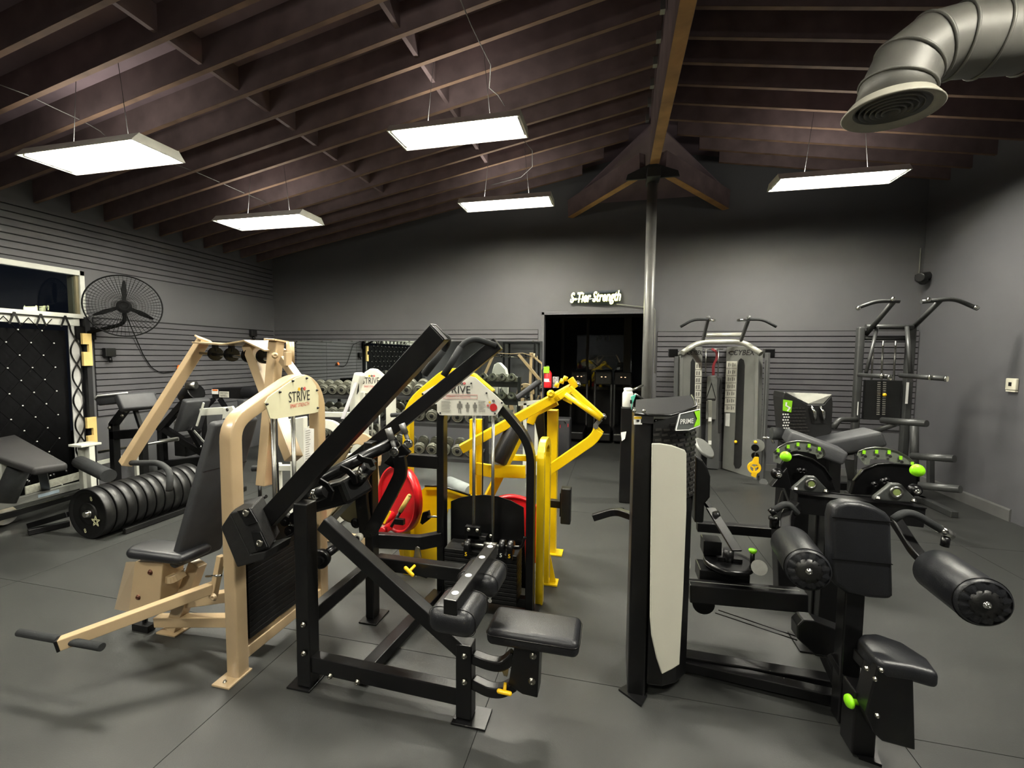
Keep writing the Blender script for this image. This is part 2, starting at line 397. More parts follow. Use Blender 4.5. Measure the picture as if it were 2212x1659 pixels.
# mirror on the rear wall (frameless sheets with clips)
MZ1, MZ0 = AY(900, 737, 6.97).z, .55
mxs = [AY(640, 740, 6.97).x, AY(705, 740, 6.97).x, AY(770, 740, 6.97).x, AY(905, 740, 6.97).x, AY(1040, 740, 6.97).x, AY(1172, 740, 6.97).x]
mi = thing('wall_mirror', 'long frameless mirror on the rear wall behind the dumbbells', 'mirror', (mxs[0], 6.97, MZ0))
for a, b in zip(mxs, mxs[1:]):
    build('mirror_sheet', MB().bb((a+.002, 6.966, MZ0), (b-.002, 6.972, MZ1)), MIRR, mi)
    for t in (.15, .85): build('mirror_clip', MB().bb((a+(b-a)*t-.012, 6.955, MZ1-.012), (a+(b-a)*t+.012, 6.968, MZ1+.012)), CHR, mi)
# ================================================================ LIGHTS
TUBE = emis('fluorescent_tube', (1.0, .97, .86), 9.0)
HOUS = mat('white_lamp_housing', (200, 200, 190), .5)
REFL = mat('lamp_reflector', (230, 230, 225), .25, .6)
def lamp(cx, cy, z, w, label, rx=0.0, ry=0.0, power=1.0):
    t = thing('high_bay_light', label, 'ceiling light', (cx, cy, z), None)
    L, Wd, H = 1.2, w, .07
    g = MB()
    # tray: trapezoid shell opening downwards
    g.prism([(cx-L/2, cy-Wd/2, z), (cx-L/2, cy-Wd*.36, z+H), (cx-L/2, cy+Wd*.36, z+H), (cx-L/2, cy+Wd/2, z)], (.012, 0, 0))
    g.prism([(cx+L/2, cy-Wd/2, z), (cx+L/2, cy-Wd*.36, z+H), (cx+L/2, cy+Wd*.36, z+H), (cx+L/2, cy+Wd/2, z)], (-.012, 0, 0))
    for s in (-1, 1): g.prism([(cx-L/2, cy+s*Wd/2, z), (cx+L/2, cy+s*Wd/2, z), (cx+L/2, cy+s*Wd*.36, z+H), (cx-L/2, cy+s*Wd*.36, z+H)], (0, s*.006, .004))
    g.bb((cx-L/2, cy-Wd*.36, z+H-.006), (cx+L/2, cy+Wd*.36, z+H))
    build('housing', g, HOUS, t)
    for i in range(4):
        y = cy+(i-1.5)*Wd*.21
        build('fluorescent_tube', MB().cyl((cx-L/2+.03, y, z+.025), (cx+L/2-.03, y, z+.025), .0125, 10), TUBE, t)
    for s in (-1, 1): build('lamp_holder', MB().bb((cx+s*(L/2-.03), cy-Wd*.4, z+.008), (cx+s*(L/2-.014), cy+Wd*.4, z+.045)), GALV, t)
    lt = zc(cx)+JD+.01
    for s in (-1, 1): build('hanger_wire', MB().tube([(cx+s*.3, cy, z+H), (cx+s*.22, cy, lt)], .0025, 6), GALV, t)
    ld = bpy.data.lights.new('lamp_light', 'AREA'); ld.shape = 'RECTANGLE'; ld.size = L-.08; ld.size_y = Wd*.66; ld.energy = LAMP_W*power; ld.color = LAMP_COL
    lo = bpy.data.objects.new('lamp_light', ld); COL.objects.link(lo); lo.location = (0, 0, .042); lo.parent = t
    # a little light leaves through the slots on top of the tray
    ld2 = bpy.data.lights.new('slot_light', 'AREA'); ld2.shape = 'RECTANGLE'; ld2.size = .9; ld2.size_y = .05; ld2.energy = LAMP_W*.05*power; ld2.color = LAMP_COL
    l2 = bpy.data.objects.new('slot_light', ld2); COL.objects.link(l2); l2.location = (0, 0, H+.01); l2.rotation_euler = (math.pi, 0, 0); l2.parent = t
    t.rotation_euler = (rx, ry, 0)
    return t
lamp(-4.07, 2.77, 3.21, .40, 'large white tube light hanging nearest the left wall, above the window', power=.72)
lamp(-4.05, 4.50, 3.21, .42, 'tube light hanging left of the middle, over the tan press', power=.9)
lamp(-1.40, 3.80, 3.62, .37, 'bright tube light hanging over the middle of the room, nearest of the central pair', power=1.0)
lamp(-1.40, 5.58, 3.60, .36, 'small tube light hanging left of the steel post', power=1.0)
lamp(2.26, 5.45, 3.55, .37, 'tube light hanging at the right, below the round duct', power=1.25)
lamp(-1.40, 1.98, 3.66, .40, 'tube light at the very top edge, mostly out of the picture', power=1.0)
lamp(2.1, 1.2, 3.72, .40, 'tube light outside the frame at the right front', power=1.5)
lamp(-4.1, -.4, 3.3, .40, 'tube light outside the frame at the left behind the camera', power=.8)
lamp(-1.2, -1.6, 3.66, .40, 'tube light outside the frame behind the camera')
# ================================================================ BLACK LAT PULLDOWN (foreground, left of centre)
def placard(parent, c, r, u, poly, mt, nrm, screws, thick=.006):
    p = build('placard', MB().prism(poly, V(nrm).normalized()*thick), mt, parent)
    return p
def numerals(p, c, r, u, s, nrm=None):
    # the three round 1-2-3 marks
    for i, (m_, n) in enumerate(((INKY, '1'), (INK, '2'), (INKR, '3'))):
        q = V(c)+V(r).normalized()*((i-1)*s*1.12)
        n_ = V(r).normalized().cross(V(u)).normalized()
        build('round_mark', MB().lathe(q+n_*.0006, n_, [(s*.5, 0), (s*.5, .0006), (0, .0006)], 20), m_, p)
        text('numeral', n, s*.85, q+n_*.0015, r, u, INKW if i != 0 else INKR, p)
L = thing('lat_pulldown_machine', 'black pulldown machine with thigh rollers and low seat, nearest machine left of the middle', 'exercise machine', (-1.0, 2.1, 0))
# -- base frame
fx0, fy = AY(667, 1470, 1.8).x, 1.8
f = MB(); zt_ = AY(668, 1085, 1.8).z
f.bar((fx0, fy, .012), (fx0, fy, zt_), .075, .075, (0, 1, 0)); build('front_upright', f, BLK, L, .005)
build('foot_plate', MB().bb((fx0-.085, fy-.055, 0), (fx0+.045, fy+.075, .01)), BLK, L, .002)
sx = AY(1006, 1545, 1.8).x
build('short_post', MB().bar((sx, fy, .012), (sx, fy, .36), .075, .065, (0, 1, 0)), BLK, L, .005)
build('foot_plate', MB().bb((sx-.05, fy-.06, 0), (sx+.11, fy+.06, .01)), BLK, L, .002)
build('lower_rail', MB().bar((fx0, fy, .125), (sx, fy, .105), .055, .08), BLK, L, .005)
da, db = AY(700, 1128, 1.8), AY(1000, 1400, 1.8)
build('diagonal_brace', MB().bar(da, db, .06, .07), BLK, L, .005)
zr = .34
build('side_rail', MB().bar((fx0, fy+.03, zr), (fx0, 2.42, zr), .05, .075), BLK, L, .005)
build('rear_upright', MB().bar((fx0+.01, 2.38, .012), (fx0+.01, 2.38, 1.12), .055, .075, (0, 1, 0)), BLK, L, .005)
build('foot_plate', MB().bb((fx0-.04, 2.3, 0), (fx0+.08, 2.46, .01)), BLK, L, .002)
build('floor_beam', MB().bar((-1.2, 1.85, .045), (-1.12, 2.66, .045), .07, .06), BLK, L, .005)
for (x, y, Y) in ((655, 1350, 1.755), (656, 1412, 1.755), (713, 1461, 1.77), (772, 1474, 1.77), (1003, 1418, 1.765), (1003, 1474, 1.765)): bolt(L, AY(x, y, Y), (0, -1, 0), .009)
# -- tower frame
TY = 2.68
tl, trx = AY(955, 1100, TY).x, AY(1146, 1150, TY).x
arch = [(trx, TY, .0), (trx, TY, AY(1146, 960, TY).z), AY(1092, 888, TY), AY(1018, 818, TY), AY(960, 862, TY), (tl, TY, AY(950, 905, TY).z), (tl, TY, 0)]
build('tower_frame', MB().sweep(fillet(arch[:5], .16, 7)+[V(arch[5]), V(arch[6])], .05, .075, (0, 1, 0)), BLK, L, .006)
for xx in (tl, trx): build('foot_plate', MB().bb((xx-.06, TY-.08, 0), (xx+.06, TY+.08, .01)), BLK, L, .002)
build('cross_rail', MB().bar((tl, TY, .06), (trx, TY, .06), .05, .06), BLK, L, .004)
pz = TY-.045
poly = [AY(x, y, pz) for x, y in ((950, 897), (944, 889), (944, 868), (1000, 818), (1012, 812), (1026, 815), (1086, 868), (1088, 874), (1075, 893), (1070, 898))]
pl = build('placard', MB().prism(poly, (0, .006, 0)), PLACG, L)
pf = pz-.002; RX, UZ = (1, 0, 0), (0, 0, 1)
text('lettering', 'STRIVE', .068, AY(984, 842, pf), RX, UZ, INK, pl, sx=1.0)
numerals(pl, AY(997, 828, pf), RX, UZ, .017)
text('lettering', 'DIVERGING LAT PULLDOWN', .0125, AY(990, 857, pf), RX, UZ, INKR, pl)
build('title_box', MB().sweep([AY(958, 861, pf), AY(1031, 861, pf), AY(1031, 853, pf), AY(958, 853, pf)], .0012, .0012, (0, 1, 0), closed=True), INKR, pl)
tb = MB()
for (xa, xb) in ((953, 974), (1033, 1049)):
    for k in range(8): y_ = 866+k*3.2; a = AY(xa, y_, pf); b = AY(xb, y_, pf); tb.bb((a.x, pf, a.z-.0014), (b.x-random.random()*.015, pf-.0005, a.z+.0010))
build('fine_print', tb, INKG, pl, kind='stuff')
fig = MB()
for xx in (993, 1010, 1026):      # three little standing figures
    c = AY(xx, 880, pf); k = .9 if xx > 1000 else 1.2
    fig.ball(c+V((0, 0, .03*k)), .006*k, 8, (1, .1, 1)); fig.bb(c+V((-.009*k, -.0004, -.004)), c+V((.009*k, 0, .022*k))); 
    for s in (-1, 1): fig.bb(c+V((s*.005*k-.003, -.0004, -.03*k)), c+V((s*.005*k+.003, 0, -.004))); fig.bb(c+V((s*.013*k-.002, -.0004, -.004)), c+V((s*.013*k+.002, 0, .02*k)))
build('muscle_figures', fig, INKG, pl)
bl = MB(); c = AY(1066, 880, pf); bl.lathe(c, (0, -1, 0), [(0, 0), (.024, 0), (.024, .0008), (0, .0008)], 20); build('cam_diagram', bl, INKR, pl)
build('round_mark', MB().lathe(AY(1066, 866, pf-.001), (0, -1, 0), [(.008, 0), (.008, .0008), (0, .0008)], 16), INK, pl); text('numeral', '2', .013, AY(1066, 866, pf-.002), RX, UZ, INKW, pl)
build('round_mark', MB().lathe(AY(1054, 876, pf-.001), (0, -1, 0), [(.0075, 0), (.0075, .0008), (0, .0008)], 16), INKR, pl); text('numeral', '3', .012, AY(1054, 876, pf-.002), RX, UZ, INKW, pl)
build('round_mark', MB().lathe(AY(1058, 869, pf-.001), (0, -1, 0), [(.007, 0), (.007, .0008), (0, .0008)], 16), INKY, pl)
for (x, y) in ((951, 892), (1018, 828), (1051, 849), (1084, 870), (1069, 893)): bolt(pl, AY(x, y, pz), (0, -1, 0), .004, INK)
# guide rods, cable, stack
for px in (1024, 1065.5): a = AY(px, 905, 2.66); build('guide_rod', MB().cyl((a.x, 2.66, .1), (a.x, 2.66, a.z+.1), .0105, 12), STL, L)
a = AY(1043, 905, 2.66); build('lift_cable', MB().cyl((a.x, 2.66, .75), (a.x, 2.66, a.z+.1), .004, 8), INK, L)
sx0, sx1 = AY(962, 1200, 2.6).x, AY(1118, 1200, 2.6).x; stz = AY(1000, 1188, 2.58).z; n = 12; ph = (stz-.08)/n
for i in range(n):
    z = .08+i*ph; w_ = build('weight_plate', MB().bb((sx0, 2.58, z+.002), (sx1, 2.74, z+ph-.002)), STACK, L, .003)
    q = AY(1058, 1300, 2.578); 
    if i < 9:
        build('plate_label', MB().lathe((q.x, 2.5795, z+ph/2), (0, -1, 0), [(.013, 0), (.013, .0008), (0, .0008)], 14), INKW, w_)
        text('numeral', str(200-i*15), .012, (q.x, 2.5775, z+ph/2), RX, UZ, INK, w_)
# shield behind the stack: curved top
sh = [AY(968, 1190, 2.72)]+[AY(x, y, 2.72) for x, y in ((968, 1088), (985, 1081), (1010, 1076), (1040, 1074), (1070, 1077), (1100, 1087), (1128, 1102))]+[AY(1134, 1190, 2.72)]
build('stack_shield', MB().prism([V((p.x, 2.77, p.z if i not in (0, len(sh)-1) else .1)) for i, p in enumerate(sh)], (0, .006, 0)), BLK, L)
# selector add-on weights with "5"
for (px, py, col, tx) in ((1006, 1178, INKY, '5'), (1080, 1180, INKW, '5'), (1098, 1182, INKY, '5')):
    c = AY(px, py, 2.55); d = build('add_on_weight', MB().lathe(c-V((.0, 0, 0)), (1, 0, 0), [(0, 0), (.04, 0), (.044, .006), (.044, .03), (.04, .036), (0, .036)], 24), BLK2, L)
    build('tab', MB().bb(c+V((.0, -.045, -.06)), c+V((.036, -.03, -.0))), BLK2, L)
    text('numeral', tx, .034, c+V((.018, -.047, -.035)), RX, UZ, col, d, bold=.02)
build('add_on_rod', MB().cyl(AY(998, 1176, 2.56), AY(1122, 1183, 2.56), .012, 12).cyl(AY(1046, 1176, 2.555), AY(1074, 1178, 2.555), .017, 12), STL, L)
build('rod_hook', MB().tube(fillet([AY(1112, 1184, 2.54), AY(1128, 1182, 2.52), AY(1132, 1165, 2.52), AY(1134, 1160, 2.52)], .03), .009, 8), BLK2, L)
build('selector_pulley', MB().lathe(AY(1022, 1152, 2.62), (0, -1, 0), [(0, -.012), (.04, -.012), (.034, 0), (.04, .012), (0, .012)], 20), BLK2, L)
build('selector_head', MB().bb(AY(1008, 1158, 2.64), AY(1036, 1140, 2.6)).bb(AY(1016, 1186, 2.66), AY(1050, 1160, 2.6)), BLK2, L, .004)
bolt(L, AY(1012, 1144, 2.6), (0, -1, 0), .008); bolt(L, AY(1031, 1146, 2.6), (0, -1, 0), .008); bolt(L, AY(1060, 1158, 2.6), (0, -1, 0), .008)
# cross members between rear upright and tower
build('upper_cross_bar', MB().bar(AY(866, 992, 2.66), AY(948, 998, 2.66), .05, .085), BLK, L, .004)
build('bent_cross_bar', MB().sweep(fillet([AY(792, 1166, 2.4), AY(830, 1167, 2.45), AY(905, 1172, 2.6), AY(955, 1162, 2.66)], .04), .05, .09), BLK, L, .004)
# -- thigh pad arm
ta, te = AY(815, 1212, 2.12), AY(1002, 1238, 2.0)
build('pad_arm', MB().bar(ta, te, .06, .07), BLK, L, .005)
b0, b1 = AY(1062, 1190, 2.25), AY(972, 1305, 1.78)
b0.z = b1.z = .72; b0 = AZ(1062, 1176, .745); b1 = AZ(972, 1296, .745); d_ = (b1-b0).normalized()
tb_ = build('pad_bar', MB().bar(b0-V((0, 0, .03)), b1-V((0, 0, .03)), .055, .06), BLK, L, .004)
for i, t in enumerate((.05, .28, .62, .9)):
    c = b0+(b1-b0)*t; build('round_sticker', MB().lathe(c+V((0, 0, .0005)), (0, 0, 1), [(.014, 0), (.014, .0006), (0, .0006)], 16), INKW, tb_)
    text('numeral', str(3+i), .018, c+V((0, 0, .0018)), (-d_.y, d_.x, 0) if d_.y > 0 else (-d_.y*-1, d_.x*-1, 0), -d_, INK, tb_)
sd_ = V((d_.y, -d_.x, 0)); sd_ = sd_ if sd_.x > 0 else -sd_
for t0, t1 in ((.06, .46), (.62, 1.02)):
    p0 = b0+(b1-b0)*t0-V((0, 0, .095)); p1 = b0+(b1-b0)*t1-V((0, 0, .095))
    cu = build('thigh_roller', MB().box((p0+p1)/2, ((p1-p0).length, .19, .105), (d_, sd_, UP)), VIN, L, .045, 5)
    for e in (p0+d_*.03, p1-d_*.03): build('seam', MB().tube([e+sd_*(.0955*math.cos(a))*(abs(math.cos(a))**-.4 if abs(math.cos(a)) > .05 else 1)+V((0, 0, .0535*math.sin(a)*(abs(math.sin(a))**-.4 if abs(math.sin(a)) > .05 else 1))) for a in [2*math.pi*k/24 for k in range(24)]], .0014, 5, closed=True), INK, cu)
# t-handle pull pins
def pullpin(parent, p, stem, mt=YKN, L_=.05, r=.0095, tdir=(0, 0, 1)):
    p = V(p); stem = V(stem); mb = MB(); mb.cyl(p, p+stem, r*.8, 10)
    t = V(tdir).normalized(); q = p+stem; mb.tube([q-t*L_/2, q-t*L_*.42, q+t*L_*.42, q+t*L_/2], r, 12); mb.ball(q-t*L_/2, r); mb.ball(q+t*L_/2, r)
    return build('pull_knob', mb, mt, parent)
pullpin(L, AY(896, 1222, 2.02), (-.01, -.045, -.01), tdir=(.6, .1, -.6))
build('ring_lever', MB().prism([AY(x, y, 2.06) for x, y in ((893, 1205), (897, 1183), (901, 1181), (906, 1184), (910, 1205))], (0, .008, 0)), STL, L, .002)
for (px, py, Y) in ((818, 1222, 2.08), (772, 1163, 2.15)):
    c = AY(px, py, Y); build('pivot_cap', MB().lathe(c, (0, -1, 0), [(.02, -.03), (.024, -.02), (.024, 0), (.017, .004), (.014, 0), (0, 0)], 20), mat('worn_white_nylon', (180, 178, 165), .5), L)
    build('pivot_core', MB().lathe(c, (0, -1, 0), [(.013, 0), (.013, .004), (0, .004)], 14), INK, L)
build('pad_slide', MB().bar(AY(880, 1228, 2.14), AY(925, 1243, 2.12), .03, .02), BLK2, L)
# -- seat
szt = .49
sc_ = [AZ(x, y, szt) for x, y in ((1052, 1352), (1250, 1392), (1250, 1330), (1078, 1302))]
scx = (sc_[0].x+sc_[1].x)/2; s_y0 = (sc_[0].y+sc_[1].y)/2; s_y1 = (sc_[2].y+sc_[3].y)/2
seat = build('seat', MB().bb((sc_[0].x, s_y0-.01, szt-.075), (sc_[1].x, s_y1, szt)), VIN, L, .028, 5)
zq = szt-.026; build('piping', MB().tube([V(p) for p in rectpoly((scx, (s_y0+s_y1)/2-.005, zq), RX, (0, 1, 0), sc_[1].x-sc_[0].x+.002, s_y1-s_y0+.012, .03)], .003, 6, closed=True), BLK2, seat)
bp_ = [AY(x, y, 1.77) for x, y in ((1112, 1388), (1166, 1392), (1161, 1508), (1128, 1500), (1104, 1484), (1098, 1478))]
build('seat_bracket', MB().prism(bp_, (0, .09, 0)), BLK, L, .004)
build('scale_plate', MB().prism([AY(x, y, 1.8) for x, y in ((1078, 1432), (1103, 1420), (1096, 1462), (1088, 1460))], (0, .004, 0)), STL, L)
for (y0, y1, y2, y3) in ((1418, 1432, 1436, 1412), (1472, 1490, 1492, 1476)):
    build('seat_link', MB().sweep(fillet([AY(1022, y0, 1.8), AY(1058, y1, 1.78), AY(1086, y2, 1.78), AY(1112, y3, 1.8)], .05), .05, .045), BLK, L, .008)
for (x, y) in ((1151, 1417), (1149, 1472)): bolt(L, AY(x, y, 1.77), (0, -1, 0), .011)
pullpin(L, AY(1092, 1474, 1.76), (0, -.02, -.03), tdir=(1, 0, -.05))
# -- swinging arms, handles
def pull_arm(p0, p1, h0, h1, h2, w, h, far=False):
    ar = build('pull_arm', MB().bar(p0, p1, w, h, (-.7, 0, .7)), BLK, L, .004)
    d = (V(p1)-V(p0)).normalized()
    if not far:    # open tube end
        build('tube_bore', MB().bar(V(p1)-d*.001, V(p1)+d*.0015, w-.012, h-.012, (-.7, 0, .7)), INK, ar)
        build('tube_rim', MB().sweep([q+d*.002 for q in rectpoly(p1, d.cross(V((-.7, 0, .7))).normalized(), (-.7, 0, .7), w-.004, h-.004)], .004, .004, d, closed=True), BLK2, ar)
    build('handle', MB().tube(fillet([h0, h1, h2], .09, 8), .017, 14), FOAM, ar)
    build('grip', MB().tube([V(h1)*.72+V(h2)*.28, h2], .0195, 14), FOAM, ar)
pull_arm(AY(560, 1142, 1.84), AY(950, 718, 1.80), AY(950, 722, 1.86), AY(974, 735, 2.0), AY(917, 808, 2.02), .06, .096)
pull_arm(AY(672, 1070, 2.45), AY(1076, 742, 2.45), AY(1070, 746, 2.42), AY(1010, 726, 2.3), AY(958, 812, 2.25), .05, .08, True)
# counterweight on the near arm
cw = [AY(x, y, 1.74) for x, y in ((496, 1107), (533, 1112), (582, 1185), (512, 1222), (507, 1218))]
cwb = MB(); cwb.prism([AY(x, y, 1.70) for x, y in ((497, 1108), (542, 1097), (583, 1184), (540, 1198))], (-.09, .17, 0))
cwb.prism([AY(x, y, 1.70) for x, y in ((497, 1108), (540, 1198), (576, 1190), (570, 1210), (512, 1226), (476, 1140))], (-.0, .17, 0))
build('counterweight', cwb, mat('cast_iron_black', (24, 24, 24), .6, .2, .2, 40, .5, 90), L, .006)
for poly in (((512, 1104), (538, 1098), (556, 1128), (531, 1136)), ((541, 1148), (562, 1150), (577, 1182), (552, 1190))):
    build('clamp_plate', MB().prism([AY(x, y, 1.69) for x, y in poly], (0, .01, 0)), BLK, L, .002)
for (x, y) in ((531, 1107), (561, 1172)): bolt(L, AY(x, y, 1.69), (-.1, -1, .3), .013)
# -- pivot carriage, linkage
build('pivot_tube', MB().tube(fillet([AY(660, 1060, 2.0), AY(700, 1030, 2.05), AY(858, 952, 2.3)], .05), .034, 16), BLK2, L)
for (x0, y0, x1, y1, Y) in ((800, 1005, 770, 1040, 2.15), (706, 1060, 660, 1078, 2.0)):
    build('bearing_tube', MB().cyl(AY(x0, y0, Y), AY(x1, y1, Y), .038, 18), BLK, L)
    build('polished_shaft', MB().cyl(AY(x0*.6+x1*.4, y0*.6+y1*.4-3, Y-.02), AY(x0*.3+x1*.7, y0*.3+y1*.7-2, Y-.02), .03, 16), CHR, L)
for (pts, Y) in ((((735, 1010), (752, 1018), (765, 1030), (768, 1045)), 2.05), (((690, 1038), (706, 1048), (716, 1062), (712, 1080)), 1.95), (((772, 985), (782, 992), (800, 996), (806, 1008)), 2.1)):
    build('strap_bracket', MB().sweep([AY(x, y, Y) for x, y in pts], .03, .012, (0, -1, 0)), BLK2, L, .003)
build('carriage_body', MB().sweep([AY(650, 1085, 2.1), AY(745, 1060, 2.15), AY(790, 1035, 2.25)], .12, .14), BLK, L, .02)
for (xa, ya, xb, yb, Y) in ((838, 925, 855, 975, 2.25), (868, 915, 884, 958, 2.32)):
    a, b = AY(xa, ya, Y), AY(xb, yb, Y)
    build('link_rod', MB().cyl(a, a*.5+b*.5, .019, 12).cyl(a*.5+b*.5, b, .013, 12), mat('worn_grey_steel', (110, 110, 108), .45, .6), L)
    build('rod_end', MB().lathe(b-V((0, .012, 0)), (0, -1, 0), [(0, -.012), (.026, -.012), (.026, .012), (.012, .012), (.010, .02), (0, .02)], 16), CHR, L)
build('link_crank', MB().prism([AY(x, y, 2.28) for x, y in ((828, 1000), (868, 960), (885, 978), (850, 1012))], (0, .03, 0)), BLK, L, .003)
# two curved flat levers
for pts, Y, w in ((((802, 990), (786, 1015), (780, 1070), (792, 1160)), 2.3, .03), (((862, 985), (868, 1020), (846, 1065), (800, 1150)), 2.25, .03)):
    build('curved_lever', MB().sweep(fillet([AY(x, y, Y) for x, y in pts], .2, 6), w, .075, (1, 0, .2)), BLK, L, .004)
build('cable_wheel', MB().lathe(AY(762, 1088, 2.38), (0, -1, 0), [(0, -.015), (.11, -.015), (.12, -.012), (.112, 0), (.12, .012), (.11, .015), (0, .015)], 36), mat('bronze_paint', (92, 86, 62), .4, .4), L)
build('lever_plate', MB().bar(AY(716, 1122, 2.2), AY(768, 1062, 2.3), .02, .05), mat('bronze_paint2', (110, 102, 78), .35, .3), L, .003)
build('lever_bar', MB().bar(AY(712, 1128, 2.15), AY(772, 1068, 2.25), .008, .03), STL, L)
bolt(L, AY(740, 1078, 2.3), (0, -1, 0), .018); bolt(L, AY(768, 1130, 2.3), (0, -1, 0), .022, BLK2)
# round bearing on the front upright and cluster of pulleys
c = AY(692, 1208, 1.95); build('end_bearing', MB().lathe(c, (.25, -1, 0), [(0, -.03), (.045, -.03), (.05, -.02), (.05, .01), (.04, .016), (.036, .01), (.024, .012), (.02, .02), (0, .02)], 24), BLK2, L)
build('cross_tube', MB().cyl(c+V((.02, .02, .02)), AY(735, 1176, 2.1), .024, 14), BLK2, L)
for (x, y, r) in ((640, 1118, .035), (618, 1125, .028), (628, 1146, .03), (612, 1100, .022), (668, 1180, .026)):
    c = AY(x, y, 2.0); build('small_pulley', MB().lathe(c, (.2, -1, .1), [(0, -.012), (r, -.012), (r*.8, 0), (r, .012), (.01, .012), (.008, .02), (0, .02)], 18), BLK2, L)
build('cable_guard', MB().tube(fillet([AY(583, 1165, 1.95), AY(600, 1173, 1.95), AY(638, 1152, 1.95), AY(640, 1135, 1.95)], .03), .008, 8), BLK2, L)

# ================================================================ TAN PRESS
T = thing('chest_press_machine', 'tan press machine with long foot lever, standing left of the black pulldown', 'exercise machine', (-2.2, 2.1, 0))
TX = -1.85
ty0, ty1 = 1.77, 2.42
pts = [V((TX, ty0, .0)), V((TX, ty0, AX(513, 912, TX).z)), AX(626, 824, TX), AX(652, 820, TX), AX(674, 838, TX), V((TX, ty1, AX(677, 870, TX).z)), V((TX, ty1, 0))]
build('tower_frame', MB().sweep(fillet(pts, .09, 6), .072, .072, (1, 0, 0)), TAN, T, .008, 3)
for yy in (ty0, ty1): 
    fp = build('foot_plate', MB().bb((TX-.06, yy-.1 if yy == ty0 else yy-.04, 0), (TX+.045, yy+.045, .01)), TAN, T, .002)
bolt(fp, (TX-.01, ty0-.07, .01), (0, 0, 1), .006)
build('lower_rail', MB().bar((TX, ty0, .1), (TX, ty1, .1), .06, .06), TAN, T, .004)
pxx = TX+.042
poly = [AX(x, y, pxx) for x, y in ((573, 870), (580, 858), (612, 835), (640, 816), (656, 811), (670, 815), (682, 832), (688, 855), (688, 889), (680, 892), (594, 905), (584, 904))]
pl = build('placard', MB().prism(poly, (-.006, 0, 0)), PLAC, T)
ur = (0, 1, 0); pfx = pxx+.001
text('lettering', 'STRIVE', .088, AX(647, 857, pfx), ur, UZ, INK, pl, sx=.68)
text('lettering', 'SMART STRENGTH', .032, AX(648, 875, pfx), ur, UZ, INKR, pl, sx=.6)
numerals(pl, AX(652, 840, pfx), ur, UZ, .021)
for (x, y) in ((576, 873), (604, 847), (632, 823), (662, 817), (684, 843), (686, 881)): bolt(pl, AX(x, y, pxx), (1, 0, 0), .005, INK)
# weight stack with grooved plates
z1 = AX(560, 1190, TX).z; n = 14; ph = (z1-.16)/n
for i in range(n):
    build('weight_plate', MB().bb((TX-.09, ty0+.05, .16+i*ph+.0015), (TX+.03, ty1-.06, .16+(i+1)*ph-.0015)), STACK, T, .002)
for px in (592, 635):
    a = AX(px, 1000, TX); build('guide_rod', MB().cyl((TX, a.y, .15), (TX, a.y, 1.36), .012, 12), STL, T)
build('lift_cable', MB().cyl((TX, (ty0+ty1)/2-.02, z1), (TX, (ty0+ty1)/2-.02, 1.4), .005, 8), INK, T)
build('stack_block', MB().bb((TX-.05, 2.0, z1), (TX+.03, 2.12, z1+.13)), BLK2, T, .008)
for (y, z, r) in ((1.98, .08, .035), (2.14, .1, .035), (2.06, .18, .04), (2.2, .06, .025)):
    build('stack_pulley', MB().lathe((TX+.02, y, z1+z), (1, 0, 0), [(0, -.015), (r, -.015), (r*.8, 0), (r, .015), (.01, .015), (.01, .025), (0, .025)], 18), BLK2, T)
wl_ = build('warning_label', MB().prism([AX(x, y, TX+.038) for x, y in ((658, 924), (678, 926), (678, 1000), (656, 1002))], (.001, 0, 0)), INKW, T)
wt = MB()
for k in range(14):
    q = AX(660, 932+k*5, TX+.0395); wt.bb((q.x, q.y, q.z), (q.x+.0005, q.y+.03+.015*random.random(), q.z+.003))
build('fine_print', wt, INKG, wl_, kind='stuff')
# seat and back
szt = .55
sa, sb_ = AZ(262, 1192, szt), AZ(415, 1185, szt)
seat = build('seat', MB().prism([(sa.x-.03, 1.86, szt+.012), (sa.x-.0, 1.97, szt+.012), (sb_.x+.02, 2.04, szt-.01), (sb_.x+.02, 1.84, szt-.01), (sa.x+.01, 1.80, szt+.01)], (0, 0, -.06)), VIN, T, .03, 5)
def slab(p0, p1, acr, w, th):     # pad from p0 to p1, width along acr
    d = V(p1)-V(p0); a = V(acr).normalized(); n_ = d.normalized().cross(a); return MB().box((V(p0)+V(p1))/2, (d.length, w, th), (d.normalized(), a, n_))
pa, pb = AY(424, 1205, 2.0), AY(508, 905, 2.1)
bk_ = build('back_pad', slab(pa, pb, (.12, 1, 0), .28, .06), VING, T, .022, 4)
mid = pa*.33+pb*.67
build('seam', MB().box(mid, (.006, .262, .062), ((pb-pa).normalized(), V((.12, 1, 0)).normalized(), (pb-pa).normalized().cross(V((.12, 1, 0)).normalized()))), INK, bk_)
# seat bracket and post
bk2 = build('seat_bracket', MB().prism([AY(x, y, 1.86) for x, y in ((292, 1213), (352, 1214), (345, 1300), (318, 1318), (278, 1322))], (0, .13, 0)), TAN, T, .004)
build('bracket_face', MB().prism([AY(292, 1213, 1.86), AY(278, 1322, 1.86), AY(247, 1316, 1.98), AY(272, 1214, 1.98)], (.004, 0, 0)), TAN, bk2)
for (x, y) in ((325, 1236), (299, 1290)): bolt(T, AY(x, y, 1.86), (0, -1, 0), .011, mat('rusty_bolt', (96, 60, 44), .5, .6))
for (a, b) in (((350, 1240), (398, 1236)), ((345, 1300), (398, 1284))):
    build('seat_link', MB().sweep(fillet([AY(a[0], a[1], 1.92), AY((a[0]+b[0])/2, a[1]+12, 1.9), AY(b[0], b[1], 1.95)], .05), .05, .04), TAN, T, .006)
build('seat_post', MB().bar(AY(428, 1215, 2.0), AZ(375, 1358, .01), .06, .075, (1, 0, 0)), TAN, T, .004)
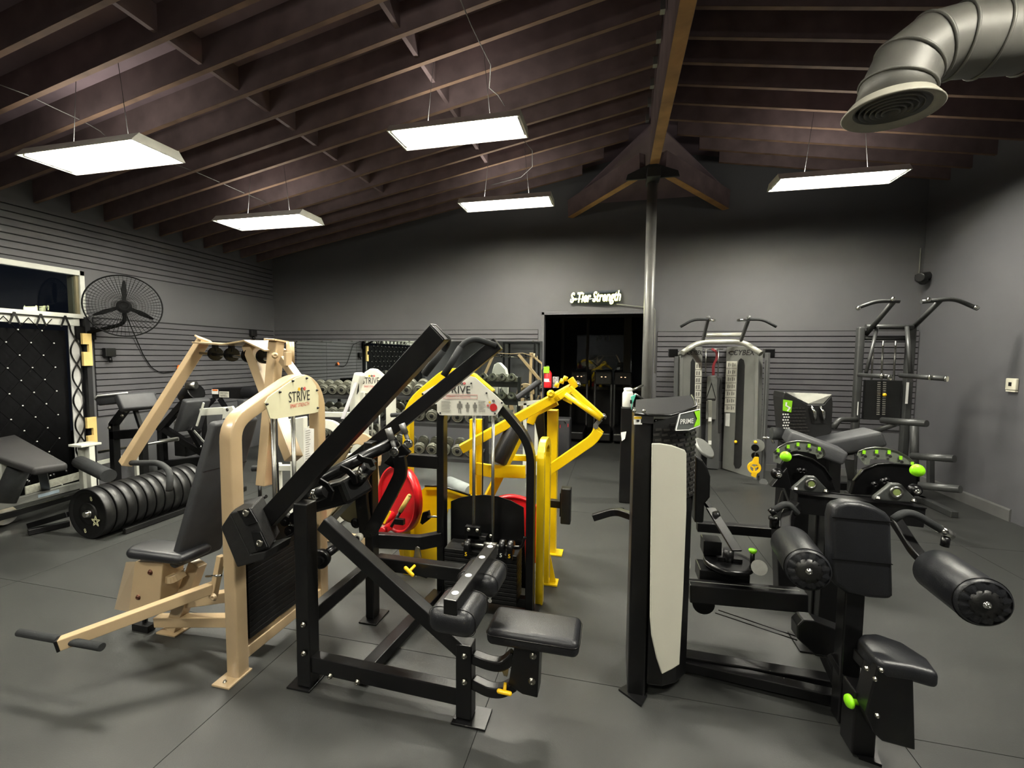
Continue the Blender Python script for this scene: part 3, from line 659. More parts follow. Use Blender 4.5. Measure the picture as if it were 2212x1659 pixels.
ft = AZ(372, 1362, 0); build('foot_plate', MB().bb(ft+V((-.06, -.05, 0)), ft+V((.08, .07, .01))), TAN, T, .002)
build('adjust_bar', MB().bar(AY(392, 1225, 2.0), AY(350, 1290, 1.98), .03, .03), BLK, T)
build('seat_damper', MB().cyl(AY(313, 1320, 1.95), AY(314, 1350, 1.95), .014, 10).bb(AZ(285, 1362, 0), AZ(335, 1345, .04)), BLK, T)
# main floor spar, lever
build('floor_spar', MB().bar(AZ(340, 1340, .06), V((TX, 2.05, .12)), .055, .06), TAN, T, .004)
build('spar', MB().bar(AY(400, 1300, 2.0), V((TX, 2.0, .33)), .055, .06), TAN, T, .004)
lp, le = AY(462, 1268, 1.86), AZ(130, 1390, .27)
build('foot_lever', MB().bar(lp, le, .05, .055), TAN, T, .004)
d = (le-lp).normalized(); build('end_cap', MB().bar(le, le+d*.012, .052, .057), BLK, T, .003)
ha, hb = AZ(42, 1366, .27), AZ(220, 1398, .27); build('foot_bar', MB().cyl(ha, hb, .018, 16), FOAM, T)
build('clevis', MB().bar(AY(478, 1200, 1.88), AY(460, 1292, 1.85), .03, .035).bar(AY(500, 1196, 1.9), AY(466, 1240, 1.88), .02, .02), TAN, T, .003)
build('clevis_pin', MB().cyl(AY(445, 1245, 1.86), AY(478, 1243, 1.84), .006, 8), CHR, T)
bolt(T, AY(498, 1276, 1.85), (0, -1, 0), .012, BLK2); bolt(T, AY(462, 1290, 1.83), (0, -1, 0), .014, TAN)
# overhead yoke with two hanging press arms
ax1 = -2.25
def arm(p_top, p_bot, w, h, up):
    a = build('press_arm', MB().bar(p_top, p_bot, w, h, up), TAN, T, .005); d = (V(p_bot)-V(p_top)).normalized()
    build('arm_cap', MB().box(V(p_top)-d*.006, (.012, w+.05, h+.02), (d, d.cross(V(up)).normalized(), V(up)-d*V(up).dot(d))), TAN, a, .002); return a
a1t, a1b = AY(440, 735, 2.75), AY(270, 1003, 2.5)
arm(a1t, a1b, .07, .07, (1, 0, .5))
build('press_handle', MB().tube(fillet([AY(285, 1000, 2.5), AY(345, 1000, 2.36), AY(368, 1018, 2.3), AY(366, 1060, 2.25)], .12, 8), .02, 14), FOAM, T)
a2t, a2b = AX(597, 738, -2.16), AX(570, 1048, -2.2)
arm(a2t, a2b, .07, .07, (1, 0, .2))
build('press_handle', MB().cyl(AX(600, 1010, -2.2), AX(545, 1012, -2.35), .02, 14), FOAM, T)
yk = MB(); yp = [AX(x, y, X) for x, y, X in ((442, 750, -2.9), (510, 758, -2.6), (552, 750, -2.45), (580, 764, -2.25))]
yp = [a1t+V((.02, -.02, -.02)), a1t*.55+a2t*.45+V((0, 0, -.03)), a1t*.25+a2t*.75+V((0, 0, .0)), a2t+V((0, 0, -.06))]
build('yoke_plate', MB().sweep(yp, .16, .012), TAN, T, .002)
build('yoke_shaft', MB().cyl(a1t+V((0, -.03, -.1)), a2t+V((0, 0, -.12)), .012, 12), CHR, T)
for t in (.18, .42, .66, .85):
    c = (a1t*(1-t)+a2t*t)+V((0, 0, -.10)); build('yoke_pulley', MB().lathe(c, a2t-a1t, [(0, -.014), (.05, -.014), (.042, 0), (.05, .014), (0, .014)], 20), BLK2, T)
    build('pulley_hanger', MB().box(c+V((0, 0, .05)), (.03, .03, .06)), BLK2, T)
m1 = a1t*.35+a2t*.65
build('rear_strut', MB().bar(m1+V((0, .02, -.03)), V((-1.93, 2.3, 1.0)), .07, .09, (0, 1, 0)), TAN, T, .005)
build('strut_brace', MB().bar(AX(612, 775, -2.08), AX(655, 835, -1.88), .05, .05), TAN, T, .004)
build('yoke_bearing', MB().cyl(a2t+V((.08, .03, .0)), a2t+V((.08, .03, -.14)), .025, 14), TAN, T)
build('shaft_end', MB().bb(AX(612, 760, -2.02), AX(618, 790, -2.02)+V((.02, .03, 0))), TAN, T, .003)
bolt(T, AX(594, 768, -2.12), (.7, -.7, 0), .014, TAN)
def AV(x, y, A, B):
    d = _ray(x, y); n = V((B[1]-A[1], -(B[0]-A[0]), 0)); return CAMO + d*(n.dot(V((A[0], A[1], EYE))-CAMO)/n.dot(d))
# ================================================================ YELLOW MACHINE
Yw = thing('row_machine', 'bright yellow strength machine with red cam discs and long arms, behind the black pulldown', 'exercise machine', (-.8, 3.3, 0))
Y1 = 2.95
l0 = AY(882, 1060, Y1); ap = fillet([V((l0.x, Y1, .0)), AY(882, 875, Y1), AY(967, 803, Y1), AY(1010, 806, Y1), AY(1062, 850, Y1)], .14, 6)
build('tower_frame', MB().sweep(ap, .06, .075, (0, 1, 0)), YEL, Yw, .006)
poly = [AY(x, y, Y1-.04) for x, y in ((911, 848), (985, 807), (1006, 806), (1030, 825), (1030, 890), (925, 868))]
pl = build('placard', MB().prism(poly, (0, .005, 0)), PLACG, Yw)
for (x, y) in ((913, 851), (942, 835), (970, 819)): bolt(pl, AY(x, y, Y1-.04), (0, -1, 0), .005, INK)
# side arch of the stack cover
YX = -.45
build('side_arch', MB().sweep(fillet([V((YX, 2.79, 0)), V((YX, 2.79, 1.07)), V((YX, 3.06, 1.07)), V((YX, 3.06, 0))], .13, 6), .055, .05, (1, 0, 0)), YEL, Yw, .005)
build('foot_tab', MB().bb((YX-.03, 3.02, .0), (YX+.09, 3.12, .012)), YEL, Yw, .002)
build('foot_gusset', MB().prism([(YX+.03, 3.06, .01), (YX+.075, 3.06, .01), (YX+.03, 3.06, .22)], (0, .01, 0)), YEL, Yw)
px_ = AY(1193, 1000, 3.57).x
build('rear_post', MB().bar((px_, 3.57, 0), V((px_, 3.57, AY(1195, 885, 3.57).z)), .085, .085, (0, 1, 0)), YEL, Yw, .005)
build('foot_plate', MB().bb((px_-.06, 3.5, 0), (px_+.1, 3.62, .012)), YEL, Yw, .002)
build('bent_bracket', MB().sweep(fillet([AY(1146, 915, 3.5), AY(1153, 893, 3.5), AY(1203, 868, 3.5)], .05), .06, .055), YEL, Yw, .004)
mt0, mt1 = AY(996, 970, 3.2), AY(1236, 838, 3.5)
build('main_arm', MB().bar(mt0, mt1, .06, .07), YEL, Yw, .005)
build('arm_head', MB().prism([AY(x, y, 3.45) for x, y in ((1225, 822), (1236, 814), (1250, 834), (1238, 842))], (0, .08, 0)), YEL, Yw, .004)
for (x, y) in ((1201, 836), (1212, 828), (1219, 822)): build('arm_lug', MB().cyl(AY(x, y, 3.42), AY(x+4, y-9, 3.42), .018, 10), YEL, Yw)
build('arm_clamp', MB().bar(AY(1208, 858, 3.42), AY(1232, 840, 3.42), .05, .05), YEL, Yw, .004)
build('clamp_plate', MB().prism([AY(x, y, 3.42) for x, y in ((1212, 858), (1232, 852), (1236, 868), (1235, 874), (1216, 864))], (0, .012, 0)), YEL, Yw, .002)
build('link_rod', MB().bar(AY(1230, 838, 3.42), AY(1302, 903, 3.35), .028, .045), YEL, Yw, .004)
build('link_rod', MB().cyl(AY(1222, 852, 3.38), AY(1298, 905, 3.3), .021, 12), YEL, Yw)
bolt(Yw, AY(1306, 899, 3.3), (1, -.3, .4), .016); bolt(Yw, AY(1250, 829, 3.45), (1, -.3, .4), .018); bolt(Yw, AY(1190, 851, 3.38), (0, -1, 0), .022, YEL)
build('link_shackle', MB().bar(AY(1298, 906, 3.33), AY(1285, 920, 3.33), .02, .03).cyl(AY(1287, 921, 3.36), AY(1287, 921, 3.27), .02, 12), STL, Yw)
build('swing_arm', MB().sweep(fillet([AY(1294, 930, 3.3), AY(1280, 950, 3.3), AY(1182, 1018, 3.3)], .04), .05, .075), YEL, Yw, .005)
build('arm_gusset', MB().prism([AY(x, y, 3.28) for x, y in ((1283, 918), (1291, 921), (1304, 934), (1278, 936))], (0, .02, 0)), YEL, Yw)
for xa, Y in ((1022, 3.35), (1035, 3.45)):
    q = AY(xa, 1000, Y); zt_ = AY(xa, 905, Y).z; build('inner_upright', MB().bar((q.x, Y, 0), (q.x, Y, zt_), .05, .05, (0, 1, 0)), YEL, Yw, .004)
build('cross_band', MB().sweep([AY(1030, 1012, 3.35), AY(1060, 1017, 3.28), AY(1135, 1019, 3.28)], .03, .1), YEL, Yw, .004)
build('upper_band', MB().bar(AY(1102, 988, 3.6), AY(1160, 990, 3.6), .04, .05), YEL, Yw, .004)
build('back_strut', MB().bar(AY(1130, 925, 3.5), AY(1053, 1078, 3.35), .05, .07), YEL, Yw, .004)
build('back_pad', MB().cyl(AY(1118, 912, 3.38), AY(1075, 1000, 3.28), .07, 20), VIN, Yw, .02)
build('back_plate', MB().prism([AY(x, y, 3.7) for x, y in ((1150, 890), (1175, 885), (1180, 960), (1165, 962))], (0, .03, 0)), BLK, Yw, .01)
# yellow guard sheet with dumbbell-like clutter edge
build('cam_guard', MB().prism([AY(x, y, 3.02) for x, y in ((850, 1120), (918, 1052), (944, 1052), (968, 1056), (1018, 1070), (1018, 1090), (968, 1100), (944, 1212), (866, 1212))], (0, .01, 0)), YEL, Yw)
build('guard_edge', MB().tube([AY(918, 1050, 3.0), AY(944, 1050, 3.0), AY(970, 1055, 3.0), AY(1016, 1070, 3.0)], .008, 6), BLK, Yw)
# red discs
def cam_disc(c, n, r, w=.05):
    return build('cam_disc', MB().lathe(c, n, [(0, 0), (r*.92, 0), (r*.93, .012), (r, .016), (r, -w), (r*.92, -w), (r*.9, -.02), (0, -.02)], 44), RED, Yw)
dc1 = cam_disc(AY(858, 1078, 2.9), (-.55, -1, .08), .245)
build('cam_hub', MB().cyl(AY(848, 1112, 2.86), AY(828, 1126, 2.76), .03, 16).cyl(AY(842, 1138, 2.86), AY(824, 1148, 2.76), .028, 16), KRED, Yw)
build('cam_knob', MB().ball(AY(855, 1072, 2.84), .017), KRED, Yw)
build('grip_lever', MB().cyl(AY(884, 1072, 2.78), AY(864, 1106, 2.74), .017, 12).ball(AY(884, 1072, 2.78), .017), mat('worn_yellow_grip', (190, 160, 80), .6, 0, .25, 30), Yw)
build('lever_stem', MB().cyl(AY(866, 1104, 2.75), AY(845, 1138, 2.72), .011, 10).bb(AY(857, 1118, 2.73), AY(871, 1135, 2.7)), BLK, Yw)
build('cam_latch', MB().bar(AY(842, 1104, 2.75), AY(828, 1130, 2.72), .02, .02), YKN, Yw)
cam_disc(AY(1104, 1152, 3.0), (.25, -1, .1), .272)
build('latch_body', MB().prism([AY(x, y, 2.8) for x, y in ((912, 1108), (925, 1104), (928, 1122), (912, 1134), (907, 1130))], (0, .03, 0)), BLK2, Yw, .003)
build('latch_rod', MB().cyl(AY(924, 1116, 2.8), AY(945, 1116, 2.8), .008, 8), STL, Yw)
# foot roller at the right side
build('stub_arm', MB().bar(AY(1178, 1085, 3.2), AY(1214, 1089, 3.2), .05, .055), BLK, Yw, .004)
build('stop_pad', MB().bb(AY(1213, 1124, 3.22), AY(1233, 1057, 3.14)), RUB, Yw, .008)
build('pad_washer', MB().bb(AY(1210, 1112, 3.2), AY(1214, 1066, 3.16)), BLK2, Yw)
build('slide_bolt', MB().tube([AY(1176, 1140, 3.1), AY(1176, 1115, 3.1), AY(1179, 1108, 3.1)], .008, 8).ball(AY(1180, 1108, 3.08), .018), BLK2, Yw)

# ================================================================ WHITE MACHINE
Wm = thing('white_strength_machine', 'white strength machine with a slotted round-topped mast behind the pulldown arm', 'exercise machine', (-1.75, 4.1, 0))
WA, WB = (AY(785, 830, 4.2).x, 4.2), (AY(850, 830, 4.2).x, 4.32)
def WV(x, y): return AV(x, y, WA, WB)
wdir = V((WB[0]-WA[0], WB[1]-WA[1], 0)).normalized(); wn = wdir.cross(UP)
poly = [WV(x, y) for x, y in ((782, 822), (788, 806), (800, 798), (812, 800), (842, 826), (846, 845), (779, 850))]
pl = build('placard', MB().prism(poly, -wn*.006), PLACG, Wm)
text('lettering', 'STRIVE', .10, WV(801, 823)+wn*.002, wdir, UP, INK, pl, sx=.6); text('lettering', 'SMART STRENGTH', .03, WV(801, 835)+wn*.002, wdir, UP, INKR, pl, sx=.55)
numerals(pl, WV(803, 812)+wn*.002, wdir, UP, .022)
msh = [WV(x, y)-wn*.008 for x, y in ((781, 852), (781, 822), (787, 804), (800, 796), (812, 798), (843, 824), (851, 850))]
build('mast_head', MB().prism(msh, -wn*.11), WHT, Wm, .01)
for xa in (773, 841):
    q = WV(xa+(8 if xa < 800 else 0), 900); z_ = WV(xa+8, 850).z+.02
    build('mast_leg', MB().bar((q.x, q.y+.04, 0), (q.x, q.y+.04, z_), .075, .1, (0, 1, 0)), WHT, Wm, .008)
q = WV(773, 840); ml = build('mast_shroud', MB().sweep(fillet([V((q.x-.02, q.y+.0, .0)), V((q.x-.02, q.y, q.z-.02)), V((q.x+.04, q.y, q.z+.17))], .12, 5), .09, .14, (0, 1, 0)), WHT, Wm, .02, 4)
sl = [AY(x, y, 4.12) for x, y in ((764, 850), (763, 825), (766, 816), (771, 814), (775, 818), (775, 845), (771, 852))]
build('pulley_slot', MB().prism(sl, (0, .005, 0)), GROOVE, Wm)
build('belt', MB().bar(AY(769, 826, 4.08), AY(740, 905, 3.9), .045, .008), mat('grey_belt', (150, 148, 150), .6), Wm)
for xa in (799, 815): a = WV(xa, 852); build('guide_rod', MB().cyl((a.x, a.y+.04, .1), (a.x, a.y+.04, a.z), .012, 10), STL, Wm)
build('weight_stack', MB().bb((WA[0]+.07, 4.2, .05), (WB[0]-.06, 4.36, .62)), STACK, Wm, .004)
build('cross_rail', MB().bar(AY(690, 895, 4.6), AY(770, 896, 4.45), .05, .06), WHT, Wm, .004)
build('grip', MB().cyl(AY(845, 897, 4.1), AY(880, 895, 4.1), .022, 12), FOAM, Wm)
build('cam_arch', MB().sweep(arc(AY(700, 965, 3.7), (1, 0, 0), (0, .2, 1), .22, 0, 180, 16), .09, .05, (0, 1, 0)), WHT, Wm, .006)
build('base_rail', MB().bar(AZ(700, 1140, .05), V((WA[0], 4.2, .05)), .06, .08), WHT, Wm, .004)
build('mast_leg', MB().bar(AY(806, 960, 3.9), AY(806, 1180, 3.6)*.999, .08, .05, (0, 1, 0)), WHT, Wm, .005)
build('angled_leg', MB().bar(AY(770, 985, 3.7), AY(640, 1000, 3.5), .05, .06), WHT, Wm, .005)
# tan cam machine beyond the tan press
Tc = thing('tan_cam_machine', 'second tan machine with a broad arched cam, half hidden behind the black arm', 'exercise machine', (-1.9, 3.3, 0))
c = AY(772, 990, 3.3)
build('cam_arch', MB().sweep(arc(c, (1, 0, 0), (0, .15, 1), .17, -15, 195, 18), .1, .045, (0, 1, 0)), TAN, Tc, .006)
build('support_leg', MB().bar(c+V((-.15, 0, -.05)), V((c.x-.35, 3.3, 0)), .06, .06), TAN, Tc, .004)
build('support_leg', MB().bar(c+V((.15, 0, -.05)), V((c.x+.2, 3.35, 0)), .06, .06), TAN, Tc, .004)
build('base_rail', MB().bar((c.x-.5, 3.3, .04), (c.x+.35, 3.32, .04), .06, .07), TAN, Tc, .004)
build('drive_plate', MB().prism([AY(x, y, 3.25) for x, y in ((708, 1000), (745, 960), (760, 965), (728, 1015))], (0, .02, 0)), mat('olive_bronze', (112, 98, 70), .45, .2), Tc, .004)
# white shells directly behind the tan tower
Ws = thing('white_press_machine', 'white machine with long angled side panels right behind the tan tower', 'exercise machine', (-3.1, 3.6, 0))
build('side_panel', MB().prism([AY(x, y, 3.2) for x, y in ((627, 905), (655, 900), (656, 1000), (650, 1120), (636, 1120))], (0, .06, 0)), WHT, Ws, .01)
build('side_panel', MB().prism([AY(x, y, 3.3) for x, y in ((622, 905), (640, 905), (634, 965), (620, 960))], (0, .04, 0)), WHT, Ws, .01)
build('curved_post', MB().sweep(fillet([AY(622, 960, 3.2), AY(636, 985, 3.2), AY(637, 1050, 3.2), AY(632, 1180, 3.0)], .2), .05, .05), WHT, Ws, .006)
q = AY(650, 1100, 3.2); build('foot_leg', MB().bar(q, V((q.x, 3.2, 0)), .06, .06, (0, 1, 0)), WHT, Ws, .004)
build('foot_leg', MB().bar(AY(600, 1000, 3.3), V((AY(600, 1000, 3.3).x, 3.3, 0)), .05, .05, (0, 1, 0)), WHT, Ws, .004)
build('cross_tie', MB().bar(AY(600, 1010, 3.3), AY(650, 1010, 3.3), .05, .05), WHT, Ws, .004)
build('crank', MB().tube(fillet([AY(561, 1048, 3.0), AY(562, 1070, 3.0), AY(560, 1080, 3.0), AY(575, 1072, 2.98)], .03), .014, 8), BLK, Ws)
# far white press with black pad (left)
Wp = thing('white_lever_machine', 'white lever machine with a narrow black pad, left of the tan tower', 'exercise machine', (-4.0, 4.5, 0))
build('lever_arm', MB().bar(AY(436, 890, 4.4), AY(500, 886, 4.4), .06, .09), WHT, Wp, .005)
build('lever_plate', MB().prism([AY(x, y, 4.35) for x, y in ((481, 882), (501, 877), (506, 886), (507, 911), (500, 922), (479, 911))], (0, .03, 0)), WHT, Wp, .008)
for x, y in ((491, 885), (484, 907)): bolt(Wp, AY(x, y, 4.35), (0, -1, 0), .014, INK)
build('back_pad', slab(AY(405, 928, 4.4), AY(426, 862, 4.4), (.2, 1, 0), .3, .1), VING, Wp, .025, 4)
build('pad_trim', MB().bar(AY(425, 920, 4.3), AY(440, 870, 4.3), .015, .02), WHT, Wp)
build('diag_leg', MB().bar(AY(410, 925, 4.35), AZ(458, 1008, .1)*1.0, .05, .06), BLK, Wp, .004)
build('leg_trim', MB().bar(AY(419, 930, 4.3), AY(456, 972, 4.3), .012, .02), SLV, Wp)
build('base', MB().bb(AZ(375, 1010, 0), AZ(478, 1003, .09)), BLK, Wp, .005)
q = AY(495, 915, 4.4); build('rear_post', MB().bar(q, V((q.x, 4.5, 0)), .06, .06, (0, 1, 0)), BLK, Wp, .004)

# ================================================================ DUMBBELLS AND RACKS
IRON = mat('grey_cast_dumbbell', (108, 108, 96), .42, .35, .12, 30, .3, 120)
IRONR = mat('worn_dumbbell_rim', (150, 148, 134), .38, .4, .1, 40)
def dumbbell(label, p, ax, hr, hl, gl, grp):
    p = V(p); ax = V(ax).normalized(); t = thing('dumbbell', label, 'dumbbell', p, grp)
    for s in (-1, 1):
        h = build('head', MB().lathe(p+ax*(s*(gl/2)), ax*s, [(0, 0), (hr*.9, 0), (hr, hl*.15), (hr, hl*.85), (hr*.88, hl), (hr*.86, hl*.97), (hr*.6, hl*.95), (hr*.58, hl*1.02), (hr*.42, hl*1.02), (hr*.38, hl*.9), (hr*.2, hl*.9), (hr*.16, hl*1.08), (0, hl*1.1)], 22), IRON, t)
    for s in (-1, 1): build('end_cap', MB().cyl(p+ax*(s*(gl/2+hl*.9)), p+ax*(s*(gl/2+hl*1.13)), hr*.3, 12), RUB, t)
    build('handle', MB().cyl(p-ax*gl/2, p+ax*gl/2, .016, 10), CHR, t)
    return t
ax_d = V((.12, -.94, -.32))
def rack_row(proto, x0, x1, z, Y, n, grp, tier, hr):
    out = []
    for i in range(n):
        x = x0+(x1-x0)*(i+.5)/n
        if proto is None: d = dumbbell('x', (x, Y, z), ax_d, hr, .075, .12, grp); proto = d
        else: d = copy_tree(proto); d.location = V((x, Y, z))
        out.append(d)
        e = 'leftmost' if i == 0 else 'rightmost' if i == n-1 else '%s from the left' % ('second', 'third', 'fourth', 'fifth', 'sixth', 'seventh', 'eighth', 'ninth', 'tenth')[i-1]
        d['label'] = 'round grey iron dumbbell on the %s, %s' % (tier, e); d['group'] = grp
    return out
RK = mat('dark_rack_steel', (38, 38, 38), .5, .2)
def rack(label, xa, xb, zs, Y, white=False):
    r = thing('dumbbell_rack', label, 'rack', ((xa+xb)/2, Y, 0))
    for x in (xa, xb):
        build('rack_upright', MB().bar((x, Y+.22, 0), (x, Y+.12, max(zs)+.05), .06, .08, (0, 1, 0)).bar((x, Y+.25, .04), (x, Y-.3, .04), .06, .07), RK, r, .004)
    for z in zs:
        build('shelf', MB().prism([(xa, Y-.17, z-.155), (xa, Y+.17, z-.04), (xa, Y+.17, z-.06), (xa, Y-.17, z-.175)], (xb-xa, 0, 0)), RK, r, .003)
        build('shelf_lip', MB().prism([(xa, Y-.195, z-.175), (xa, Y-.195, z-.13), (xa, Y-.18, z-.13), (xa, Y-.18, z-.175)], (xb-xa, 0, 0)), RK, r)
    return r
YA = 6.3
xa0, xa1 = AY(672, 840, YA).x, AY(822, 840, YA).x
zA = [AY(740, 836, YA).z, AY(740, 884, YA).z, AY(740, 928, YA).z]
rack('three tier dark dumbbell rack left of the white mast', xa0, xa1, zA, YA)
rws = []
prt = None
for z, nm in zip(zA, ('top shelf of the left rack', 'middle shelf of the left rack', 'low shelf of the left rack')):
    o_ = rack_row(prt, xa0+.04, xa1-.04, z, YA, 7, 'dumbbells on the left rack', nm, .08); prt = prt or o_[0]
YB2 = 5.7
xb0, xb1 = AY(838, 840, YB2).x, AY(1042, 840, YB2).x
zB = [AY(930, 836, YB2).z, AY(930, 890, YB2).z, AY(930, 918, YB2).z-.03, AY(930, 958, YB2).z-.02]
rack('dumbbell rack behind the black and yellow towers', xb0, xb1, [zB[0], zB[1], zB[3]+.0], YB2)
for k, (z, nm, yy) in enumerate(((zB[0], 'top shelf of the right rack', YB2), (zB[1]-.0, 'middle shelf of the right rack', YB2), (zB[3]+.0, 'bottom shelf of the right rack', YB2))):
    rack_row(prt, xb0+.05, xb1-.05, z, yy, 7, 'dumbbells on the right rack', nm, .083)
q = AY(928, 1035, 5.2)
tb2 = thing('loose_bar', 'grey foam roll lying behind the yellow guard', 'roller', AZ(1000, 1058, 0))
build('foam', MB().cyl(AZ(970, 1042, .1), AZ(1016, 1062, .1), .075, 18), mat('pale_grey_foam', (128, 134, 132), .8), tb2)
# benches by the dumbbells seen in front of the mirror
bn = thing('flat_bench', 'white framed bench with a grey pad beside the doorway', 'bench', AY(1130, 860, 5.9)*1)
bz = AY(1150, 848, 5.9)
build('pad', slab(AY(1120, 858, 5.9)+V((0, 0, 0)), AY(1165, 824, 6.0), (0, 1, 0), .3, .07), VING, bn, .02, 3)
for xx in (1135, 1160): q = AY(xx, 870, 5.9); build('leg', MB().bar(q, V((q.x, 5.9, 0)), .05, .05, (0, 1, 0)), WHT, bn, .004)
build('spine', MB().bar(AY(1120, 872, 5.9), AY(1172, 868, 5.9), .05, .06), WHT, bn, .004)

# ================================================================ FIRE EXTINGUISHER AND CASES BY THE DOOR
fe = thing('fire_extinguisher', 'red fire extinguisher hung on the left edge of the doorway', 'fire extinguisher', AY(1183, 815, 6.9))
q0, q1 = AY(1183, 838, 6.9), AY(1184, 800, 6.9)
build('cylinder', MB().lathe(q0, q1-q0, [(0, 0), (.058, 0), (.062, .02), (.062, (q1-q0).length-.05), (.03, (q1-q0).length), (0, (q1-q0).length)], 20), KRED, fe)
build('valve', MB().cyl(q1, q1+V((0, 0, .06)), .018, 10).bb(q1+V((-.02, -.05, .05)), q1+V((.02, .03, .075))), CHR, fe)
build('hose', MB().tube(fillet([q1+V((0, -.03, .05)), q1+V((-.09, -.05, .03)), q0+V((-.075, -.05, .1))], .06), .01, 8), INK, fe)
build('inspection_tag', MB().bb(q1+V((-.06, -.075, -.04)), q1+V((.03, -.07, .06))), LIME, fe)
build('label_band', MB().lathe(q0+V((0, 0, .1)), (0, 0, 1), [(.0628, 0), (.0628, .05)], 20), INKW, fe)
cs = thing('black_speaker_case', 'black case with red corner marks standing just inside the dark doorway', 'case', AZ(1210, 985, 0))
a, b = AZ(1190, 994, 0), AZ(1231, 994, 0); zt_ = AY(1210, 905, a.y).z
build('body', MB().bb((a.x, a.y, .03), (b.x, a.y+.28, zt_)), mat('dark_case', (34, 34, 36), .6), cs, .02, 3)
build('carry_handle', MB().tube(fillet([V((a.x+.07, a.y-.01, zt_-.06)), V((a.x+.09, a.y-.03, zt_-.02)), V((b.x-.09, a.y-.03, zt_-.02)), V((b.x-.07, a.y-.01, zt_-.06))], .02), .009, 8), RK, cs)
for (x, y) in ((1210, 921), (1227, 919)): q = AY(x, y, a.y-.006); build('corner_mark', MB().box(q, (.008, .004, .05), axes((1, 0, 0), z=(.4 if x > 1215 else -.4, 0, 1))), KRED, cs)
for s in (0, 1): build('caster', MB().cyl((a.x+.04+s*(b.x-a.x-.1), a.y+.02, .028), (a.x+.06+s*(b.x-a.x-.1), a.y+.02, .028), .028, 12), RUB, cs)
ck = thing('camouflage_bag', 'small black and white patterned bag hung right of the extinguisher', 'bag', AY(1197, 826, 6.95))
build('bag_body', MB().bb(AY(1194, 838, 6.99), AY(1207, 814, 6.93)), mat('camo_cloth', (60, 62, 60), .8, 0, .8, 45, col2=(200, 200, 196)), ck, .015, 3)
# dim equipment standing in the room beyond
for i, (x, y0_, lab) in enumerate(((1245, 880, 'dim black cardio machine left of centre in the dark room'), (1300, 870, 'dim black cardio machine in the middle of the dark room'), (1345, 875, 'dim black cardio machine at the right of the dark room'))):
    q = AZ(x, 948, 0); dm = thing('cardio_machine', lab, 'exercise machine', q, 'machines in the dark room')
    q = V((AY(x, 900, 8.9).x, 8.9, 0)); dm.location = q
    build('deck', MB().bb(q+V((-.18, -.5, .05)), q+V((.18, .7, .2))), RUB, dm, .02)
    for s in (-1, 1): build('mast', MB().bar(q+V((s*.17, .5, .1)), q+V((s*.17, .65, 1.15)), .05, .08), RUB, dm, .01)
    build('console', MB().box(q+V((0, .62, 1.2)), (.36, .08, .28)), RUB, dm, .02)
    build('display_light', MB().bb(q+V((-.05, .574, 1.22)), q+V((-.02, .578, 1.235))).bb(q+V((.03, .574, 1.22)), q+V((.06, .578, 1.235))), emis('dim_indicator', (1, .5, .3), .8), dm)
# ================================================================ NEON SIGN
ns = thing('neon_sign', 'lit pale script wall sign above the doorway', 'sign', AY(1285, 642, 6.95))
NEON = emis('neon_tube', (1.0, 1.0, .7), 6.0)
NEOH = emis('neon_halo', (1.0, .95, .28), .62)
q = AY(1285, 642, 6.93)
text('lettering', 'S-Tier Strength', .215, q, (1, 0, .025), (.25, 0, 1), NEON, ns, sx=.58, bold=0.0, shear=.3, depth=.004)
text('lettering_halo', 'S-Tier Strength', .215, q, (1, 0, .025), (.25, 0, 1), NEOH, ns, sx=.58, bold=.03, shear=.3, depth=-.006)  # bolder emissive copy behind the letters stands in for the sign's halo
bkp = build('clear_backing', MB().prism([AY(x, y, 6.96) for x, y in ((1230, 655), (1234, 633), (1300, 628), (1342, 626), (1342, 650), (1322, 660))], (0, .006, 0)), GLASS, ns)
nl = bpy.data.lights.new('sign_glow', 'AREA'); nl.shape = 'RECTANGLE'; nl.size = .7; nl.size_y = .12; nl.energy = 1.6; nl.color = (1, 1, .55)
no = bpy.data.objects.new('sign_glow', nl); COL.objects.link(no); no.parent = ns; no.location = V((0, -.05, 0)); no.rotation_euler = (R(-90), 0, 0)
# ================================================================ LATERAL RAISE MACHINE (right foreground)
P = thing('lateral_raise_machine', 'black lateral raise machine with padded arm rollers and a grey-panelled tower at the right', 'exercise machine', (.8, 2.3, 0))
fp = [(.10, 2.13), (.185, 2.105), (.26, 2.11), (.33, 2.15), (.39, 2.23), (.40, 2.33), (.40, 2.42), (.12, 2.42)]
zl, zh = AY(1370, 893, 2.13).z, AY(1500, 872, 2.3).z
build('tower_column', MB().bb((.10, 2.11, 0), (.185, 2.4, zl)), BLK, P, .012, 3)
build('tower_core', MB().prism([(x*.97+.01, y+.012, .06) for x, y in fp[1:7]]+[(.15, 2.41, .06)], (0, 0, zh-.12)), BLK, P, .01)
# woven shroud wrap, tapering towards the floor
def shz(i): return zl-.035 if i < 1 else zl-.03+(zh-zl+.05)*min(1, i/5)
wr_ = MB(); top = [V((x, y, shz(i))) for i, (x, y) in enumerate(fp[1:7])]; bot = [V((x, y, .98 if i < 4 else .75)) for i, (x, y) in enumerate(fp[1:7])]
wr_.add([*top, *bot], [(i, i+1, 7+i, 6+i) for i in range(5)], True)
build('woven_shroud', wr_, WOVEN, P)
ds = MB()
for k in range(17):
    for i in range(5):
        a, b = V((*fp[1+i], 0)), V((*fp[2+i], 0)); d = b-a; n_ = d.cross(UP).normalized()
        for h in range(2):
            t0 = (h+.0+(.25 if k % 2 else 0))/2; t1 = t0+.36
            zz = .99+k*.0245
            if zz > shz(i)-.02: continue
            p0, p1 = a+d*t0, a+d*min(t1, 1)
            ds.bar(p0+n_*.002+V((0, 0, zz+.006)), p1+n_*.002+V((0, 0, zz+.010)), .006, .011)
